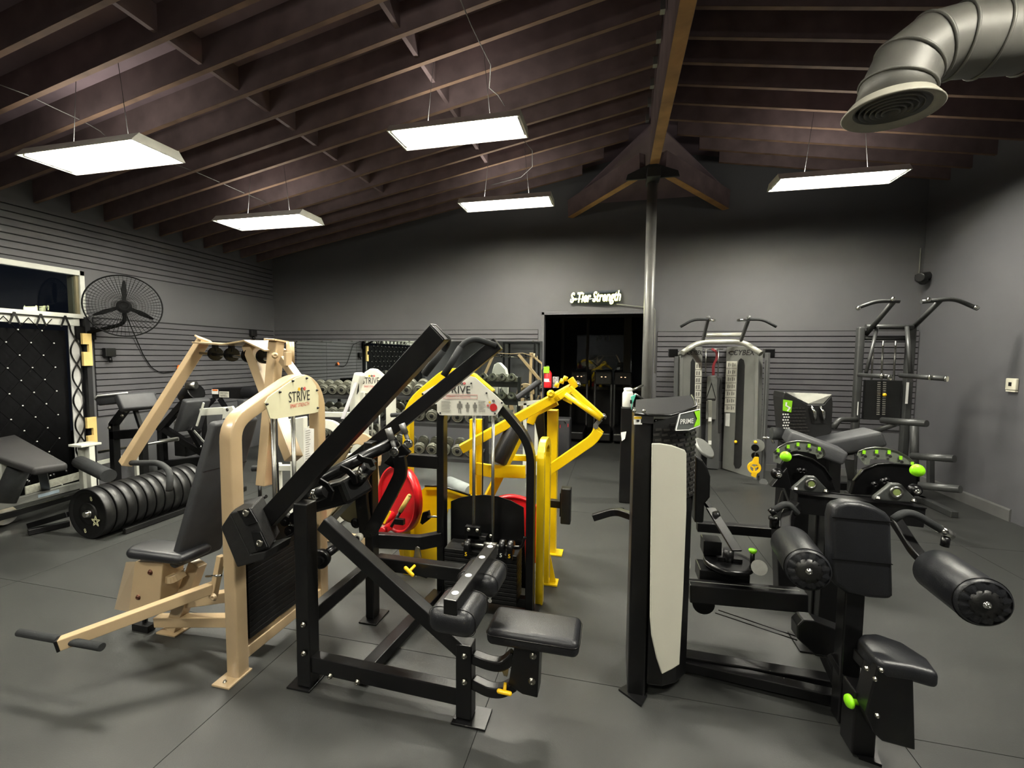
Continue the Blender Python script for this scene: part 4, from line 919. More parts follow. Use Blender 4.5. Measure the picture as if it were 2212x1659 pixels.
build('weave_ribs', ds, mat('lit_weave_plastic', (46, 44, 42), .4), P, kind='stuff')  # ribs paler than the shroud: their highlights are put into the colour
capm = MB(); capm.add([V((.10, 2.105, zl)), V((.185, 2.09, zl)), *[t+V((0, 0, .012)) for t in top[1:]], V((.12, 2.42, zh))], [(0, 1, 2, 3, 4, 5, 6, 7)][:0]+[(0, 1, 7), (1, 2, 7), (2, 3, 7), (3, 4, 7), (4, 5, 7), (5, 6, 7)], True)
capm.add([V((.10, 2.105, zl-.04)), V((.185, 2.09, zl-.04)), V((.185, 2.09, zl)), V((.10, 2.105, zl))], [(0, 1, 2, 3)])
build('cap', capm, mat('matt_black_cap', (19, 19, 21), .5), P)
build('cap_rim', MB().tube([V((.10, 2.105, zl)), V((.185, 2.09, zl))]+[t+V((0, 0, .012)) for t in top[1:]], .006, 8), BLK2, P)
GA, GB = (.18, 2.075), (.36, 2.125)
gp = [AV(x, y, GA, GB) for x, y in ((1407, 957), (1425, 957), (1450, 961), (1477, 971), (1481, 978), (1481, 1100), (1474, 1280), (1466, 1432), (1450, 1442), (1428, 1453), (1417, 1420), (1406, 1370), (1403, 1330), (1404, 1200))]
gn = V((GB[1]-GA[1], -(GB[0]-GA[0]), 0)).normalized()
build('grey_panel', MB().prism([p+gn*.012 for p in gp], -gn*.012), mat('pale_grey_panel', (190, 189, 174), .5, 0, .05, 2), P, .004)
LA, LB = (.28, 2.085), (.41, 2.19)
lp_ = [AV(x, y, LA, LB) for x, y in ((1452, 928), (1461, 893), (1503, 883), (1503, 918), (1480, 927))]
ln = V((LB[1]-LA[1], -(LB[0]-LA[0]), 0)).normalized(); lu = V((LB[0]-LA[0], LB[1]-LA[1], 0)).normalized()
lg = build('logo_plate', MB().prism([p+ln*.02 for p in lp_], -ln*.006), mat('slate_logo_plate', (78, 82, 80), .45), P)
build('logo_rim', MB().sweep([p+ln*.022 for p in lp_], .003, .003, ln, closed=True), INKW, lg)
build('logo_chevron', MB().prism([AV(x, y, LA, LB)+ln*.022 for x, y in ((1491, 888), (1503, 885), (1503, 916), (1490, 921), (1497, 903))], ln*.002), LIME, lg)
text('lettering', 'PRIME', .032, AV(1475, 909, LA, LB)+ln*.023, lu, UP, INKW, lg, sx=1.0, bold=.01)
wl2 = build('warning_sticker', MB().prism([AY(x, y, 2.10) for x, y in ((1369, 899), (1387, 899), (1387, 917), (1369, 917))], (0, .003, 0)), INKW, P)
build('caution_band', MB().prism([AY(x, y, 2.099) for x, y in ((1370, 900), (1386, 900), (1386, 905), (1370, 905))], (0, .001, 0)), INKY, wl2)
text('lettering', 'CAUTION', .006, AY(1378, 902.5, 2.097), (1, 0, 0), UP, INK, wl2); build('pictogram', MB().bb(AY(1375, 911, 2.098), AY(1381, 907, 2.099)), INK, wl2)
for x in (1370, 1391): bolt(P, AY(x, 888, 2.10), (0, -1, 0), .006)
build('foot_plate', MB().prism([AZ(x, y) for x, y in ((1336, 1492), (1357, 1480), (1398, 1505), (1385, 1528))], (0, 0, .01)), BLK, P)
build('side_label', MB().prism([AY(x, y, 2.3) for x, y in ((1486, 1210), (1491, 1205), (1491, 1225), (1486, 1243))], (0, .002, 0)), INKW, P)
# frame rails
build('lower_rail', MB().bar((.38, 2.38, .055), (1.16, 2.36, .055), .07, .055), BLK, P, .005)
build('middle_rail', MB().bar(AY(1488, 1275, 2.5), AY(1740, 1297, 2.5), .08, .1), BLK, P, .005)
build('rail_glint', MB().bar(AY(1488, 1255, 2.46), AY(1727, 1276, 2.46), .002, .003), SLV, P)  # highlight along the rail's top edge, drawn as a silver strip
build('upper_rail', MB().bar(AY(1505, 1136, 3.0), AY(1680, 1150, 3.0), .06, .06), BLK, P, .005)
cp = AY(1770, 1300, 2.75)
build('centre_column', MB().bar((cp.x, 2.75, 0), (cp.x, 2.75, AY(1780, 1100, 2.75).z), .12, .1, (0, 1, 0)), BLK, P, .008)
build('foot_plate', MB().bb((cp.x-.12, 2.66, 0), (cp.x+.1, 2.84, .01)), BLK, P)
build('inner_column', MB().bar(AY(1690, 1130, 2.7), V((AY(1690, 1130, 2.7).x+.03, 2.7, .3)), .09, .1, (0, 1, 0)), BLK, P, .008)
build('side_handle', MB().sweep(fillet([AY(1281, 1118, 2.9), AY(1330, 1103, 2.9), AY(1385, 1122, 2.75)], .06), .04, .045), BLK, P, .005)
build('handle_tab', MB().bar(AY(1330, 1103, 2.88), AY(1345, 1099, 2.95), .02, .015), BLK, P)
# cam wheel lying flat, slide lever
wc = AZ(1573, 1212, .5)
build('cam_wheel', MB().lathe(wc, (0, 0, 1), [(0, 0), (.12, 0), (.13, .008), (.13, -.022), (.12, -.03), (0, -.03)], 40), BLK2, P)
build('wheel_hub', MB().cyl(wc, wc+V((0, 0, .07)), .028, 16).bar(wc+V((-.06, 0, .012)), wc+V((.07, 0, .012)), .03, .02), BLK, P)
build('wheel_bracket', MB().bb(wc+V((-.16, -.06, -.12)), wc+V((.1, .08, -.04))), BLK, P, .006)
build('flat_lever', MB().bar(AY(1535, 1098, 2.8), AY(1592, 1190, 2.5), .055, .012), BLK2, P, .002)
build('lever_strap', MB().bar(AY(1522, 1083, 2.85), AY(1556, 1124, 2.75), .03, .02).cyl(AY(1546, 1106, 2.75), AY(1552, 1124, 2.75), .02, 12), BLK2, P)
build('lever_block', MB().bb(AY(1512, 1182, 2.75), AY(1560, 1172, 2.65)), BLK2, P, .004)
gk = AY(1626, 1190, 2.6); build('pop_pin', MB().cyl(gk, gk-V((0, 0, .09)), .012, 10), BLK2, P); build('lime_knob', MB().lathe(gk, (0, 0, 1), [(0, -.012), (.014, -.012), (.022, .002), (.02, .008), (0, .01)], 18), GKN, P)
build('cable_sheave', MB().lathe(AY(1640, 1226, 2.55), (-.3, -1, .4), [(0, 0), (.04, 0), (.03, .01), (.04, .02), (0, .02)], 18), STL, P)
for (x0, y0, x1, y1) in ((1545, 1324, 1722, 1383), (1552, 1318, 1724, 1376)):
    build('cable', MB().cyl(AY(x0, y0, 2.6), AY(x1, y1, 2.4), .003, 6), BLK2, P)
build('corner_pulley', MB().lathe(AY(1518, 1300, 2.6), (0, -1, 0), [(0, 0), (.06, 0), (.05, .012), (.06, .024), (0, .024)], 22), BLK2, P)
# rear stack shroud standing behind the tower
build('rear_pad', MB().prism([AY(x, y, 2.75) for x, y in ((1503, 985), (1518, 995), (1528, 1010), (1535, 1030), (1534, 1075), (1522, 1090), (1520, 1130), (1500, 1130))], (0, .1, 0)), BLK, P, .01)
# pivot beam with bearings and cam discs
YB = 2.6
bl_, br_ = AY(1713, 1082, YB), AY(1984, 1112, YB)
build('pivot_beam', MB().bar(bl_, br_, .1, .1), BLK, P, .004)
for s in (-1, 1): build('beam_plate', MB().bar(bl_+V((0, s*.05, .052)), br_+V((0, s*.05, .052)), .012, .006), BLK2, P)
build('beam_post', MB().bar(AY(1800, 1110, 2.65), V((AY(1800, 1110, 2.65).x, 2.7, 0)), .1, .1, (0, 1, 0)), BLK, P, .006)
HUB = mat('olive_hub', (110, 124, 70), .5)
for (x, y, k) in ((1752, 1045, 1.0), (1936, 1063, 1.1)):
    c = AY(x, y, YB-.07)
    b_ = MB().prism([c+V((-.085*k, 0, -.045*k)), c+V((.085*k, 0, -.045*k)), c+V((.08*k, 0, -.028*k)), c+V((.036*k, 0, .02)), c+V((.02*k, 0, .038*k)), c+V((-.02*k, 0, .038*k)), c+V((-.036*k, 0, .02)), c+V((-.08*k, 0, -.028*k))], (0, .03, 0))
    bh = build('pillow_bearing', b_, mat('grey_cast_bearing', (62, 64, 62), .45, .4), P, .006, 3)
    build('bearing_ring', MB().lathe(c, (0, -1, 0), [(.016*k, -.02), (.016*k, .006), (.026*k, .008), (.027*k, 0)], 22), STL, bh)
    build('bearing_hub', MB().lathe(c, (0, -1, 0), [(.015*k, 0), (.015*k, .006), (0, .006)], 18), HUB, bh)
    for s in (-1, 1): bolt(bh, c+V((s*.068*k, 0, -.034*k)), (0, 0, 1), .008)
D1 = [(1706, 1060), (1690, 1040), (1688, 1005), (1700, 986), (1725, 983), (1755, 992), (1780, 1010), (1797, 1035), (1806, 1060)]
D2 = [(1838, 1068), (1846, 1040), (1866, 1015), (1895, 1003), (1925, 1001), (1955, 1004), (1985, 1008), (1984, 1040), (1975, 1075)]
for Dp, Y in ((D1, 2.72), (D2, 2.72)):
    build('cam_disc', MB().prism([AY(x, y, Y) for x, y in Dp], (0, .03, 0)), BLK2, P, .003)
    build('disc_rim', MB().tube([AY(x, y, Y-.005) for x, y in Dp[1:-1]], .005, 6), BLK2, P)
GAU = mat('smoked_gauge', (96, 100, 92), .35, 0, .05)
G1 = [(1672, 998), (1671, 978), (1682, 966), (1700, 956), (1722, 952), (1745, 954), (1768, 962), (1780, 972), (1782, 982), (1776, 989), (1766, 991), (1762, 982), (1740, 976), (1715, 974), (1698, 980), (1685, 1002)]
G2 = [(1852, 984), (1855, 975), (1870, 969), (1890, 966), (1915, 968), (1940, 975), (1960, 986), (1975, 1000), (1982, 1006), (1945, 1006), (1938, 1001), (1910, 992), (1880, 992), (1878, 1004), (1868, 1004), (1860, 994)]
for Gp, mk in ((G1, ((1681, 973), (1703, 965), (1724, 960), (1748, 963), (1770, 970))), (G2, ((1867, 977), (1894, 976), (1921, 977), (1946, 989), (1971, 1002)))):
    g_ = build('angle_gauge', MB().prism([AY(x, y, 2.8) for x, y in Gp], (0, .006, 0)), GAU, P)
    build('gauge_rim', MB().tube([AY(x, y, 2.795) for x, y in Gp[1:10 if Gp is G1 else 9]], .003, 6), STL, g_)
    for i, (x, y) in enumerate(mk):
        c = AY(x, y, 2.79); build('gauge_mark', MB().bb(c+V((-.007, 0, -.010)), c+V((.007, .004, .010))), LIME, g_)
        c = AY(x+2, y+9, 2.79); build('gauge_hole', MB().lathe(c, (0, -1, 0), [(.008, 0), (.008, .002), (0, .002)], 12), INK, g_)
for (x, y, r) in ((1697, 986, .026), (1981, 1016, .030)):
    build('lime_knob', MB().lathe(AY(x, y, 2.5)-V((0, -.02, 0)), (0, -1, 0), [(0, 0), (r*.5, 0), (r, .015), (r, .026), (r*.9, .034), (0, .036)], 28), GKN, P)
for (x, y) in ((1736, 1018), (1728, 1017), (1908, 1040), (1915, 1038), (1889, 1047)): bolt(P, AY(x, y, 2.7), (0, -1, 0), .012, BLK2)
for (x, y) in ((1679, 1023), (1975, 1058)):
    c = AY(x, y, 2.6); build('side_sheave', MB().lathe(c, (-.4, -1, .2), [(0, 0), (.03, 0), (.022, .01), (.03, .02), (.012, .024), (0, .028)], 18), BLK2, P); bolt(P, c+V((0, -.025, 0)), (-.3, -1, .2), .01, CHR)
build('left_gusset', MB().prism([AY(x, y, 2.7) for x, y in ((1666, 1052), (1700, 1010), (1712, 1060), (1712, 1100), (1695, 1055))], (0, .05, 0)), BLK, P, .004)
build('bright_strip', MB().bar(AY(1690, 1060, 2.68), AY(1680, 1092, 2.68), .006, .006), STL, P)
# arm rollers
def roller(c0, c1, r, lab=None):
    d = (V(c1)-V(c0)); L_ = d.length; t = d.normalized()
    ro = build('arm_roller', MB().lathe(c0, d, [(0, 0), (r*.85, 0), (r, .02), (r, L_-.012), (r*.97, L_), (r*.9, L_+.004)], 36), VIN, P)
    build('piping', MB().tube([V(c1)-t*.01+(t.orthogonal().normalized()*math.cos(a)+t.cross(t.orthogonal().normalized())*math.sin(a))*(r+.001) for a in [2*math.pi*i/36 for i in range(36)]], .0018, 6, closed=True), BLK2, ro)
    # gathered end: pleats around a hub plate
    u = t.orthogonal().normalized(); w = t.cross(u); vs = [V(c1)+t*.012]; fs = []
    N = 36
    for k, (rr, hh) in enumerate(((r*.55, .008), (r*.75, .006), (r*.97, -.002))):
        for i in range(N):
            a = 2*math.pi*i/N; amp = (.006 if i % 3 == 0 else -.004 if i % 3 == 1 else 0)*(1 if k < 2 else .2)
            vs.append(V(c1)+t*(hh+amp)+(u*math.cos(a)+w*math.sin(a))*rr)
    for k in range(2):
        for i in range(N): fs.append((1+k*N+i, 1+k*N+(i+1) % N, 1+(k+1)*N+(i+1) % N, 1+(k+1)*N+i))
    build('pleated_end', MB().add(vs, fs, True), VIN, ro)
    build('end_plate', MB().lathe(V(c1)+t*.002, t, [(r*.58, 0), (r*.58, .009), (r*.2, .012), (0, .012)], 24), RUB, ro)
    bolt(ro, V(c1)+t*.014, t, .009, CHR)
    return ro
roller(AY(1707, 1172, 2.35), AY(1746, 1232, 2.03), .088)
roller(AY(2020, 1228, 2.2), AY(2126, 1303, 1.93), .092)
build('roller_arm', MB().sweep(fillet([AY(1930, 1118, 2.45), AY(1948, 1145, 2.4), AY(1980, 1195, 2.3), AY(2010, 1222, 2.25)], .1), .05, .035), BLK2, P, .006)
build('roller_arm', MB().sweep(fillet([AY(1720, 1090, 2.55), AY(1700, 1112, 2.5), AY(1700, 1160, 2.4)], .06), .05, .05), BLK2, P, .006)
for pts in (((1930, 1122), (1952, 1107), (1978, 1111), (2055, 1157)), ((1722, 1110), (1705, 1090), (1692, 1090), (1664, 1108))):
    Y = 2.3 if pts[0][0] > 1900 else 2.5
    h_ = build('hand_grip', MB().tube(fillet([AY(x, y, Y) for x, y in pts], .05, 6), .017, 14), FOAM, P)
    a, b = AY(*pts[-2], Y), AY(*pts[-1], Y); 
    build('grip_end', MB().cyl(b-(b-a)*.32, b+(b-a)*.02, .0195, 14), CHR if pts[0][0] > 1900 else BLK2, h_)
build('end_stop', MB().cyl(AY(2044, 1160, 2.3), AY(2040, 1180, 2.3), .016, 12), BLK2, P); build('end_stop', MB().cyl(AY(1673, 1115, 2.5), AY(1672, 1140, 2.5), .022, 12).cyl(AY(1671, 1116, 2.5), AY(1671, 1122, 2.5), .024, 12), BLK2, P)
# chest pad
bp = [(1800, 1098), (1808, 1091), (1830, 1085), (1860, 1087), (1895, 1097), (1918, 1110), (1928, 1122), (1930, 1200), (1932, 1290), (1925, 1298), (1880, 1294), (1830, 1284), (1800, 1262), (1796, 1240), (1795, 1120)]
cpd = build('chest_pad', MB().prism([AY(x, y, 2.1) for x, y in bp], (0, .075, 0)), VIN, P, .022, 4)
for ya, yb in ((1117, 1128), (1207, 1219)):
    build('seam', MB().bar(AY(1797, ya, 2.099), AY(1928, yb, 2.099), .006, .004), BLK2, cpd)
s0, s1 = AY(1843, 1290, 2.12), AY(1858, 1520, 2.12)
build('pad_post', MB().bar((s0.x+.01, 2.16, .85), (s0.x+.01, 2.16, .03), .075, .075, (0, 1, 0)), BLK, P, .006)
fq = AZ(1862, 1622, 0)
build('front_post', MB().bar((AY(1866, 1560, 2.0).x, 2.04, 0.01), (AY(1866, 1560, 2.0).x, 2.04, .28), .085, .1, (0, 1, 0)), BLK, P, .006)
build('foot_plate', MB().prism([AZ(x, y) for x, y in ((1842, 1612), (1855, 1640), (1905, 1658), (1890, 1618))], (0, 0, .012)), BLK, P)
build('arm_gusset', MB().prism([AY(x, y, 2.3) for x, y in ((1722, 1352), (1735, 1340), (1760, 1342), (1828, 1368), (1828, 1395), (1812, 1418), (1795, 1420), (1760, 1415), (1722, 1380))], (0, .08, 0)), BLK, P, .006)
build('brace', MB().bar(AY(1782, 1418, 2.25), AY(1830, 1525, 2.15), .03, .04), BLK, P, .003)
build('brace', MB().bar(AY(1800, 1412, 2.2), AY(1845, 1490, 2.1), .05, .03), BLK, P, .003)
build('long_rail', MB().bar(AZ(1475, 1432, .04), AZ(1828, 1512, .06), .06, .05), BLK, P, .004)
# seat
sp_ = [AZ(x, y, .47) for x, y in ((1850, 1378), (1862, 1366), (1890, 1364), (1950, 1385), (2005, 1420), (2032, 1456), (1975, 1440), (1905, 1430), (1880, 1412))]
lo_ = V((0, 0, -.07))
seat = build('seat', MB().prism(sp_, lo_), VIN, P, .022, 4)
sk = [AY(x, y, 1.92) for x, y in ((1896, 1440), (1974, 1465), (1978, 1622), (1906, 1602), (1888, 1585), (1870, 1540))]
build('seat_bracket', MB().prism(sk, (0, .09, 0)), BLK, P, .006)
for (x, y) in ((1895, 1546), (1890, 1467), (1904, 1448), (1872, 1444)): bolt(P, AY(x, y, 1.915), (-.3, -1, .1), .006)
build('seat_link', MB().bar(AY(1850, 1412, 2.1), AY(1885, 1450, 2.0), .03, .05).bar(AY(1852, 1500, 2.1), AY(1885, 1545, 2.0), .03, .05), BLK2, P, .004)
gk = AY(1836, 1515, 1.98); build('lime_knob', MB().lathe(gk, (-1, -.2, .1), [(0, -.05), (.011, -.05), (.011, -.01), (.027, 0), (.024, .009), (0, .012)], 22), GKN, P)

# ================================================================ SECOND MACHINE OF THAT MAKE (behind)
Q = thing('leg_curl_machine', 'black leg machine with two crossed grey pads and a woven tower behind the cam discs', 'exercise machine', (2.0, 4.2, 0))
QY = 4.2
bd = [AY(x, y, QY) for x, y in ((1691, 860), (1694, 846), (1745, 873), (1779, 873), (1797, 852), (1800, 870), (1797, 935), (1760, 960), (1700, 960))]
q0_, q1_ = AY(1691, 960, QY), AY(1800, 960, QY)
build('woven_tower', MB().prism(bd, (0, .25, 0)), WOVEN, Q, .01)
build('tower_leg', MB().bb((q0_.x+.03, QY+.02, 0), (q1_.x-.03, QY+.22, q0_.z)), BLK, Q, .01)
ds = MB()
for k in range(11):
    for j in range(7):
        c = AY(1700+j*7+(3 if k % 2 else 0), 882+k*7, QY-.004)
        if 1740 < 1700+j*7 < 1778 and k < 6: continue
        ds.box(c, (.022, .008, .010))
build('weave_ribs', ds, MATS['lit_weave_plastic'], Q, kind='stuff')
build('top_plate', MB().add([AY(1697, 847, QY), AY(1746, 872, QY), AY(1778, 872, QY), AY(1797, 852, QY), AY(1770, 849, QY+.3), AY(1715, 848, QY+.3)], [(0, 1, 2, 3, 4, 5)]), mat('glossy_pale_top', (170, 170, 160), .2, .3), Q)
lgp = build('logo_plate', MB().prism([AY(x, y, QY-.01) for x, y in ((1692, 863), (1712, 866), (1709, 891), (1691, 887))], (0, .004, 0)), LIME, Q)
build('logo_chevron', MB().sweep([AY(x, y, QY-.014) for x, y in ((1699, 869), (1698, 876), (1706, 881), (1701, 888))], .003, .012, (1, 0, .3)), INKW, lgp)
pd = MB()
for k in range(10):
    for j in range(3): pd.box(AY(1692+j*5+(2 if k % 2 else 0), 895+k*6, QY-.012), (.011, .003, .011))
build('perforations', pd, INKW, Q, kind='stuff')
build('shroud_strap', MB().tube([AY(1752, 878, QY-.02), AY(1760, 890, QY-.05), AY(1761, 908, QY-.03)], .012, 8).tube([AY(1772, 878, QY-.02), AY(1779, 890, QY-.05), AY(1780, 908, QY-.03)], .012, 8), CHR, Q)
build('shroud_window', MB().prism([AY(x, y, QY-.008) for x, y in ((1748, 882), (1778, 882), (1784, 915), (1755, 915))], (0, .004, 0)), GROOVE, Q)
build('grey_pad', slab(AY(1697, 940, 3.9), AY(1818, 985, 3.7), (.2, 1, 0), .26, .11), VING, Q, .02, 3)
build('grey_pad', slab(AY(1775, 965, 4.1), AY(1893, 942, 4.0), (0, 1, 0), .26, .13), VING, Q, .025, 3)
build('foam_roller', MB().cyl(AY(1666, 936, 4.2), AY(1692, 938, 4.2), .055, 18), FOAM, Q)
build('pad_post', MB().bar(AY(1800, 985, 3.9), V((AY(1805, 985, 3.9).x, 3.9, 0)), .08, .08, (0, 1, 0)), BLK, Q, .005)
build('pad_post', MB().bar(AY(1835, 985, 4.0), AZ(1840, 1040, .05), .07, .07), BLK, Q, .005)
build('base_rail', MB().bar(AZ(1700, 1045, .05), AZ(1850, 1050, .05), .08, .08), BLK, Q, .004)
build('seat_frame', MB().bar(AY(1720, 965, 4.0), AY(1880, 972, 4.0), .06, .06), BLK, Q, .004)

# ================================================================ CABLE CROSSOVER (silver)
C = thing('cable_crossover', 'silver twin tower cable machine with curved top bar and pull-up handles against the rear wall', 'exercise machine', (1.5, 6.6, 0))
RA, RB_ = (1.63, 6.88), (2.02, 6.42)
def CV(x, y): return AV(x, y, RA, RB_)
rd = V((RB_[0]-RA[0], RB_[1]-RA[1], 0)).normalized(); rn = rd.cross(UP)
face = [CV(x, y) for x, y in ((1560, 1012), (1569, 750), (1590, 748), (1612, 748), (1636, 764), (1630, 1030), (1625, 1033))]
fz = MB().prism(face, -rn*.13); rt = build('tower_face', fz, SLV, C, .008)
build('stack_slot', MB().prism([CV(x, y)+rn*.002 for x, y in ((1594, 790), (1596, 778), (1601, 774), (1607, 778), (1609, 790), (1602, 1005), (1597, 1012), (1589, 1012), (1585, 1003))], rn*.002), GROOVE, rt)
build('slot_knob', MB().ball(CV(1592, 954)+rn*.03, .022), YKN, rt)
ch = build('exercise_chart', MB().prism([CV(x, y)+rn*.002 for x, y in ((1570, 780), (1593, 780), (1588, 891), (1565, 890))], rn*.002), PLACG, rt)
ic = MB(); 
for k in range(7):
    for j in range(2):
        c = CV(1575-k*.6+j*9, 788+k*15.5)+rn*.006; ic.box(c, (.05, .002, .06), (rd, rn, UP)) if 0 else ic.box(c+rd*.0, (.016, .002, .055), (rd, rn, UP)).box(c+rd*.03, (.012, .002, .04), (rd, rn, UP))
build('chart_figures', ic, INKG, ch, kind='stuff')
for k in range(1, 7): build('chart_line', MB().bar(CV(1568.5-k*.6+.6, 780+k*15.7)+rn*.006, CV(1592-k*.6, 780+k*15.7)+rn*.006, .003, .008), INKG, ch)
build('instruction_label', MB().prism([CV(x, y)+rn*.002 for x, y in ((1568, 893), (1577, 893), (1576, 921), (1567, 920))], rn*.002), INKW, rt)
text('lettering', 'CYBEX', .105, CV(1606, 762)+rn*.003, rd, UP, INK, rt, sx=1.0, bold=.012, shear=.25)
build('logo_swirl', MB().tube([CV(1582, 762)+rn*.003+(rd*math.cos(a)*.055+UP*math.sin(a)*.022) for a in [2*math.pi*k/14 for k in range(12)]], .006, 6), INK, rt)
build('front_rail', MB().bar(CV(1634, 1035)+rn*.02, CV(1638, 765)+rn*.02, .05, .03, rn), SLV, C, .006)
gr_b, gr_t = CV(1648, 1045)+rn*.05+rd*.02, CV(1660, 762)+rn*.05+rd*.02
build('pulley_rail', MB().bar(gr_b, gr_t, .05, .05, rn), SLVD, C, .005)
build('rail_holes', MB().bar(gr_b+rn*.027+V((0, 0, .2)), gr_t+rn*.027-V((0, 0, .1)), .006, .002, rn), GROOVE, C)
build('foot', MB().cyl(AZ(1649, 1042, 0), AZ(1649, 1042, .02), .05, 14), SLVD, C)
for (x, y) in ((1661, 763), (1454, 763)): build('pulley_head', MB().box(AY(x, y, 6.45), (.12, .1, .12)), BLK2, C, .01)
crg = AY(1636, 962, 6.3)
build('carriage_disc', MB().lathe(crg, (-.3, -1, 0), [(0, 0), (.085, 0), (.085, .02), (0, .02)], 24), SLV, C)
for y in (967, 984): build('carriage_pulley', MB().lathe(AY(1631, y, 6.25), (-.2, -1, 0), [(0, 0), (.045, 0), (.035, .012), (.045, .025), (0, .025)], 18), BLK2, C)
build('carriage_knob', MB().ball(AY(1632, 955, 6.2), .022), YKN, C); build('carriage_handle', MB().tube(fillet([AY(1648, 945, 6.3), AY(1668, 947, 6.3), AY(1671, 957, 6.3)], .05), .016, 10), CHR, C)
yh = thing('yellow_hand_grip', 'yellow spoked pulley grip hanging on the right cable carriage', 'cable handle', AY(1628, 1010, 6.15))
q = AY(1629, 1010, 6.15)
build('grip_body', MB().sweep(arc(q, (1, 0, 0), (0, 0, 1), .065, 0, 360, 20)[:-1], .03, .028, (0, 1, 0), closed=True).prism([q+V((-.035, -.015, .05)), q+V((.05, -.015, .04)), q+V((.045, -.015, .14)), q+V((0, -.015, .14))], (0, .03, 0)).prism([q+V((-.03, -.015, -.06)), q+V((.04, -.015, -.05)), q+V((.02, -.015, -.13)), q+V((-.03, -.015, -.11))], (0, .03, 0)), YKN, yh)
for k in range(3): build('spoke', MB().bar(q, q+V((math.cos(k*2.1+.5)*.06, 0, math.sin(k*2.1+.5)*.06)), .02, .02), YKN, yh)
build('cord', MB().cyl(q+V((0, 0, .13)), AY(1632, 975, 6.2), .005, 6), INK, yh)
# left tower
TA, TB = (1.28, 6.85), (1.08, 6.45)
TA = (AY(1518, 900, 6.85).x, 6.85); TB = (AY(1474, 900, 6.5).x, 6.5)
def CL(x, y): return AV(x, y, TB, TA)
ld_ = V((TA[0]-TB[0], TA[1]-TB[1], 0)).normalized(); ln_ = ld_.cross(UP)
lf = [CL(x, y) for x, y in ((1474, 1010), (1476, 765), (1490, 755), (1500, 749), (1518, 749), (1514, 1000))]
lt_ = build('tower_face', MB().prism(lf, -ln_*.13), SLV, C, .008)
build('stack_slot', MB().prism([CL(x, y)+ln_*.002 for x, y in ((1492, 782), (1496, 774), (1501, 782), (1497, 990), (1490, 990), (1488, 980))], ln_*.002), GROOVE, lt_)
ch = build('exercise_chart', MB().prism([CL(x, y)+ln_*.002 for x, y in ((1502, 783), (1516, 783), (1512, 890), (1500, 890))], ln_*.002), PLACG, lt_)
for k in range(1, 7): build('chart_line', MB().bar(CL(1502, 783+k*15)+ln_*.006, CL(1514.5, 783+k*15)+ln_*.006, .003, .008), INKG, ch)
ic = MB()
for k in range(7):
    for j in range(2): ic.box(CL(1505-k*.3+j*5, 791+k*15)+ln_*.006, (.03, .002, .055), (ld_, ln_, UP))
build('chart_figures', ic, INKG, ch, kind='stuff')
text('lettering', 'CYBEX', .09, CL(1503, 762)+ln_*.003, ld_, UP, INK, lt_, bold=.012, shear=.25)
build('logo_swirl', MB().tube([CL(1489, 762)+ln_*.003+(ld_*math.cos(a)*.05+UP*math.sin(a)*.022) for a in [2*math.pi*k/14 for k in range(12)]], .006, 6), INK, lt_)
build('front_rail', MB().bar(CL(1466, 1015), CL(1470, 768), .06, .05, ln_), SLV, C, .006)
build('pulley_rail', MB().bar(AY(1457, 1010, 6.42), AY(1461, 770, 6.42), .05, .05, (0, 1, 0)), SLVD, C, .005)
# top arch and handles
ta_ = fillet([AY(1474, 762, 6.4), AY(1508, 739, 6.55), AY(1606, 738, 6.6), AY(1644, 764, 6.4)], .2, 7)
build('top_bar', MB().tube(ta_, .036, 16), mat('pale_silver_bar', (186, 186, 174), .3, .4), C)
build('cross_bar', MB().cyl(AY(1526, 724, 6.7), AY(1602, 723, 6.7), .03, 14), MATS['pale_silver_bar'], C)
for (x0, y0, x1, y1) in ((1517, 742, 1530, 688), (1598, 742, 1618, 688)):
    build('handle_stay', MB().bar(AY(x0, y0, 6.6), AY(x1, y1, 6.35), .035, .055, (0, 1, 0)), SLVD, C, .005)
    build('stay_cap', MB().ball(AY(x1, y1-2, 6.33), .028), SLVD, C)
for pts in (((1530, 690), (1498, 690), (1470, 706)), ((1618, 690), (1648, 690), (1677, 706))):
    h_ = build('pull_up_grip', MB().tube(fillet([AY(x, y, 6.3) for x, y in pts], .08), .018, 12), FOAM, C)
for a, b in (((1530, 691), (1544, 692)), ((1618, 691), (1594, 692))): build('grip_stub', MB().cyl(AY(*a, 6.3), AY(*b, 6.2), .017, 12), CHR, C)
# middle column and hanging strap
mc = build('middle_plate', MB().bb(AY(1524, 905, 6.85), AY(1550, 812, 6.82)), SLV, C, .005)
build('middle_mast', MB().bb(AY(1520, 1010, 6.9), AY(1560, 815, 6.86)), SLVD, C, .005)
build('mast_slot', MB().prism([AY(x, y, 6.85) for x, y in ((1553, 840), (1557, 818), (1560, 830), (1558, 935), (1552, 935))], (0, .004, 0)), GROOVE, C)
build('chrome_column', MB().bar(AY(1534, 865, 6.7), AY(1532, 990, 6.7), .05, .03, (0, 1, 0)), mat('satin_column', (150, 150, 138), .35, .5), C, .004)
for y in (905, 955, 975): build('column_mark', MB().bb(AY(1530, y+5, 6.67), AY(1537, y-3, 6.665)), INKW, C)
build('hook_plate', MB().prism([AY(x, y, 6.72) for x, y in ((1525, 861), (1547, 861), (1545, 866), (1527, 866))], (0, .06, 0)), CHR, C)
build('strap', MB().sweep([AY(1526, 860, 6.72), AY(1537, 828, 6.74), AY(1546, 860, 6.72)], .01, .02, (0, -1, 0)), BLK, C)
for x in (1524, 1551): build('hang_rod', MB().cyl(AY(x, 812, 6.8), AY(x+1, 755, 6.8), .008, 8), STL, C)
build('rod_bridge', MB().cyl(AY(1520, 755, 6.8), AY(1562, 754, 6.8), .008, 8), STL, C)
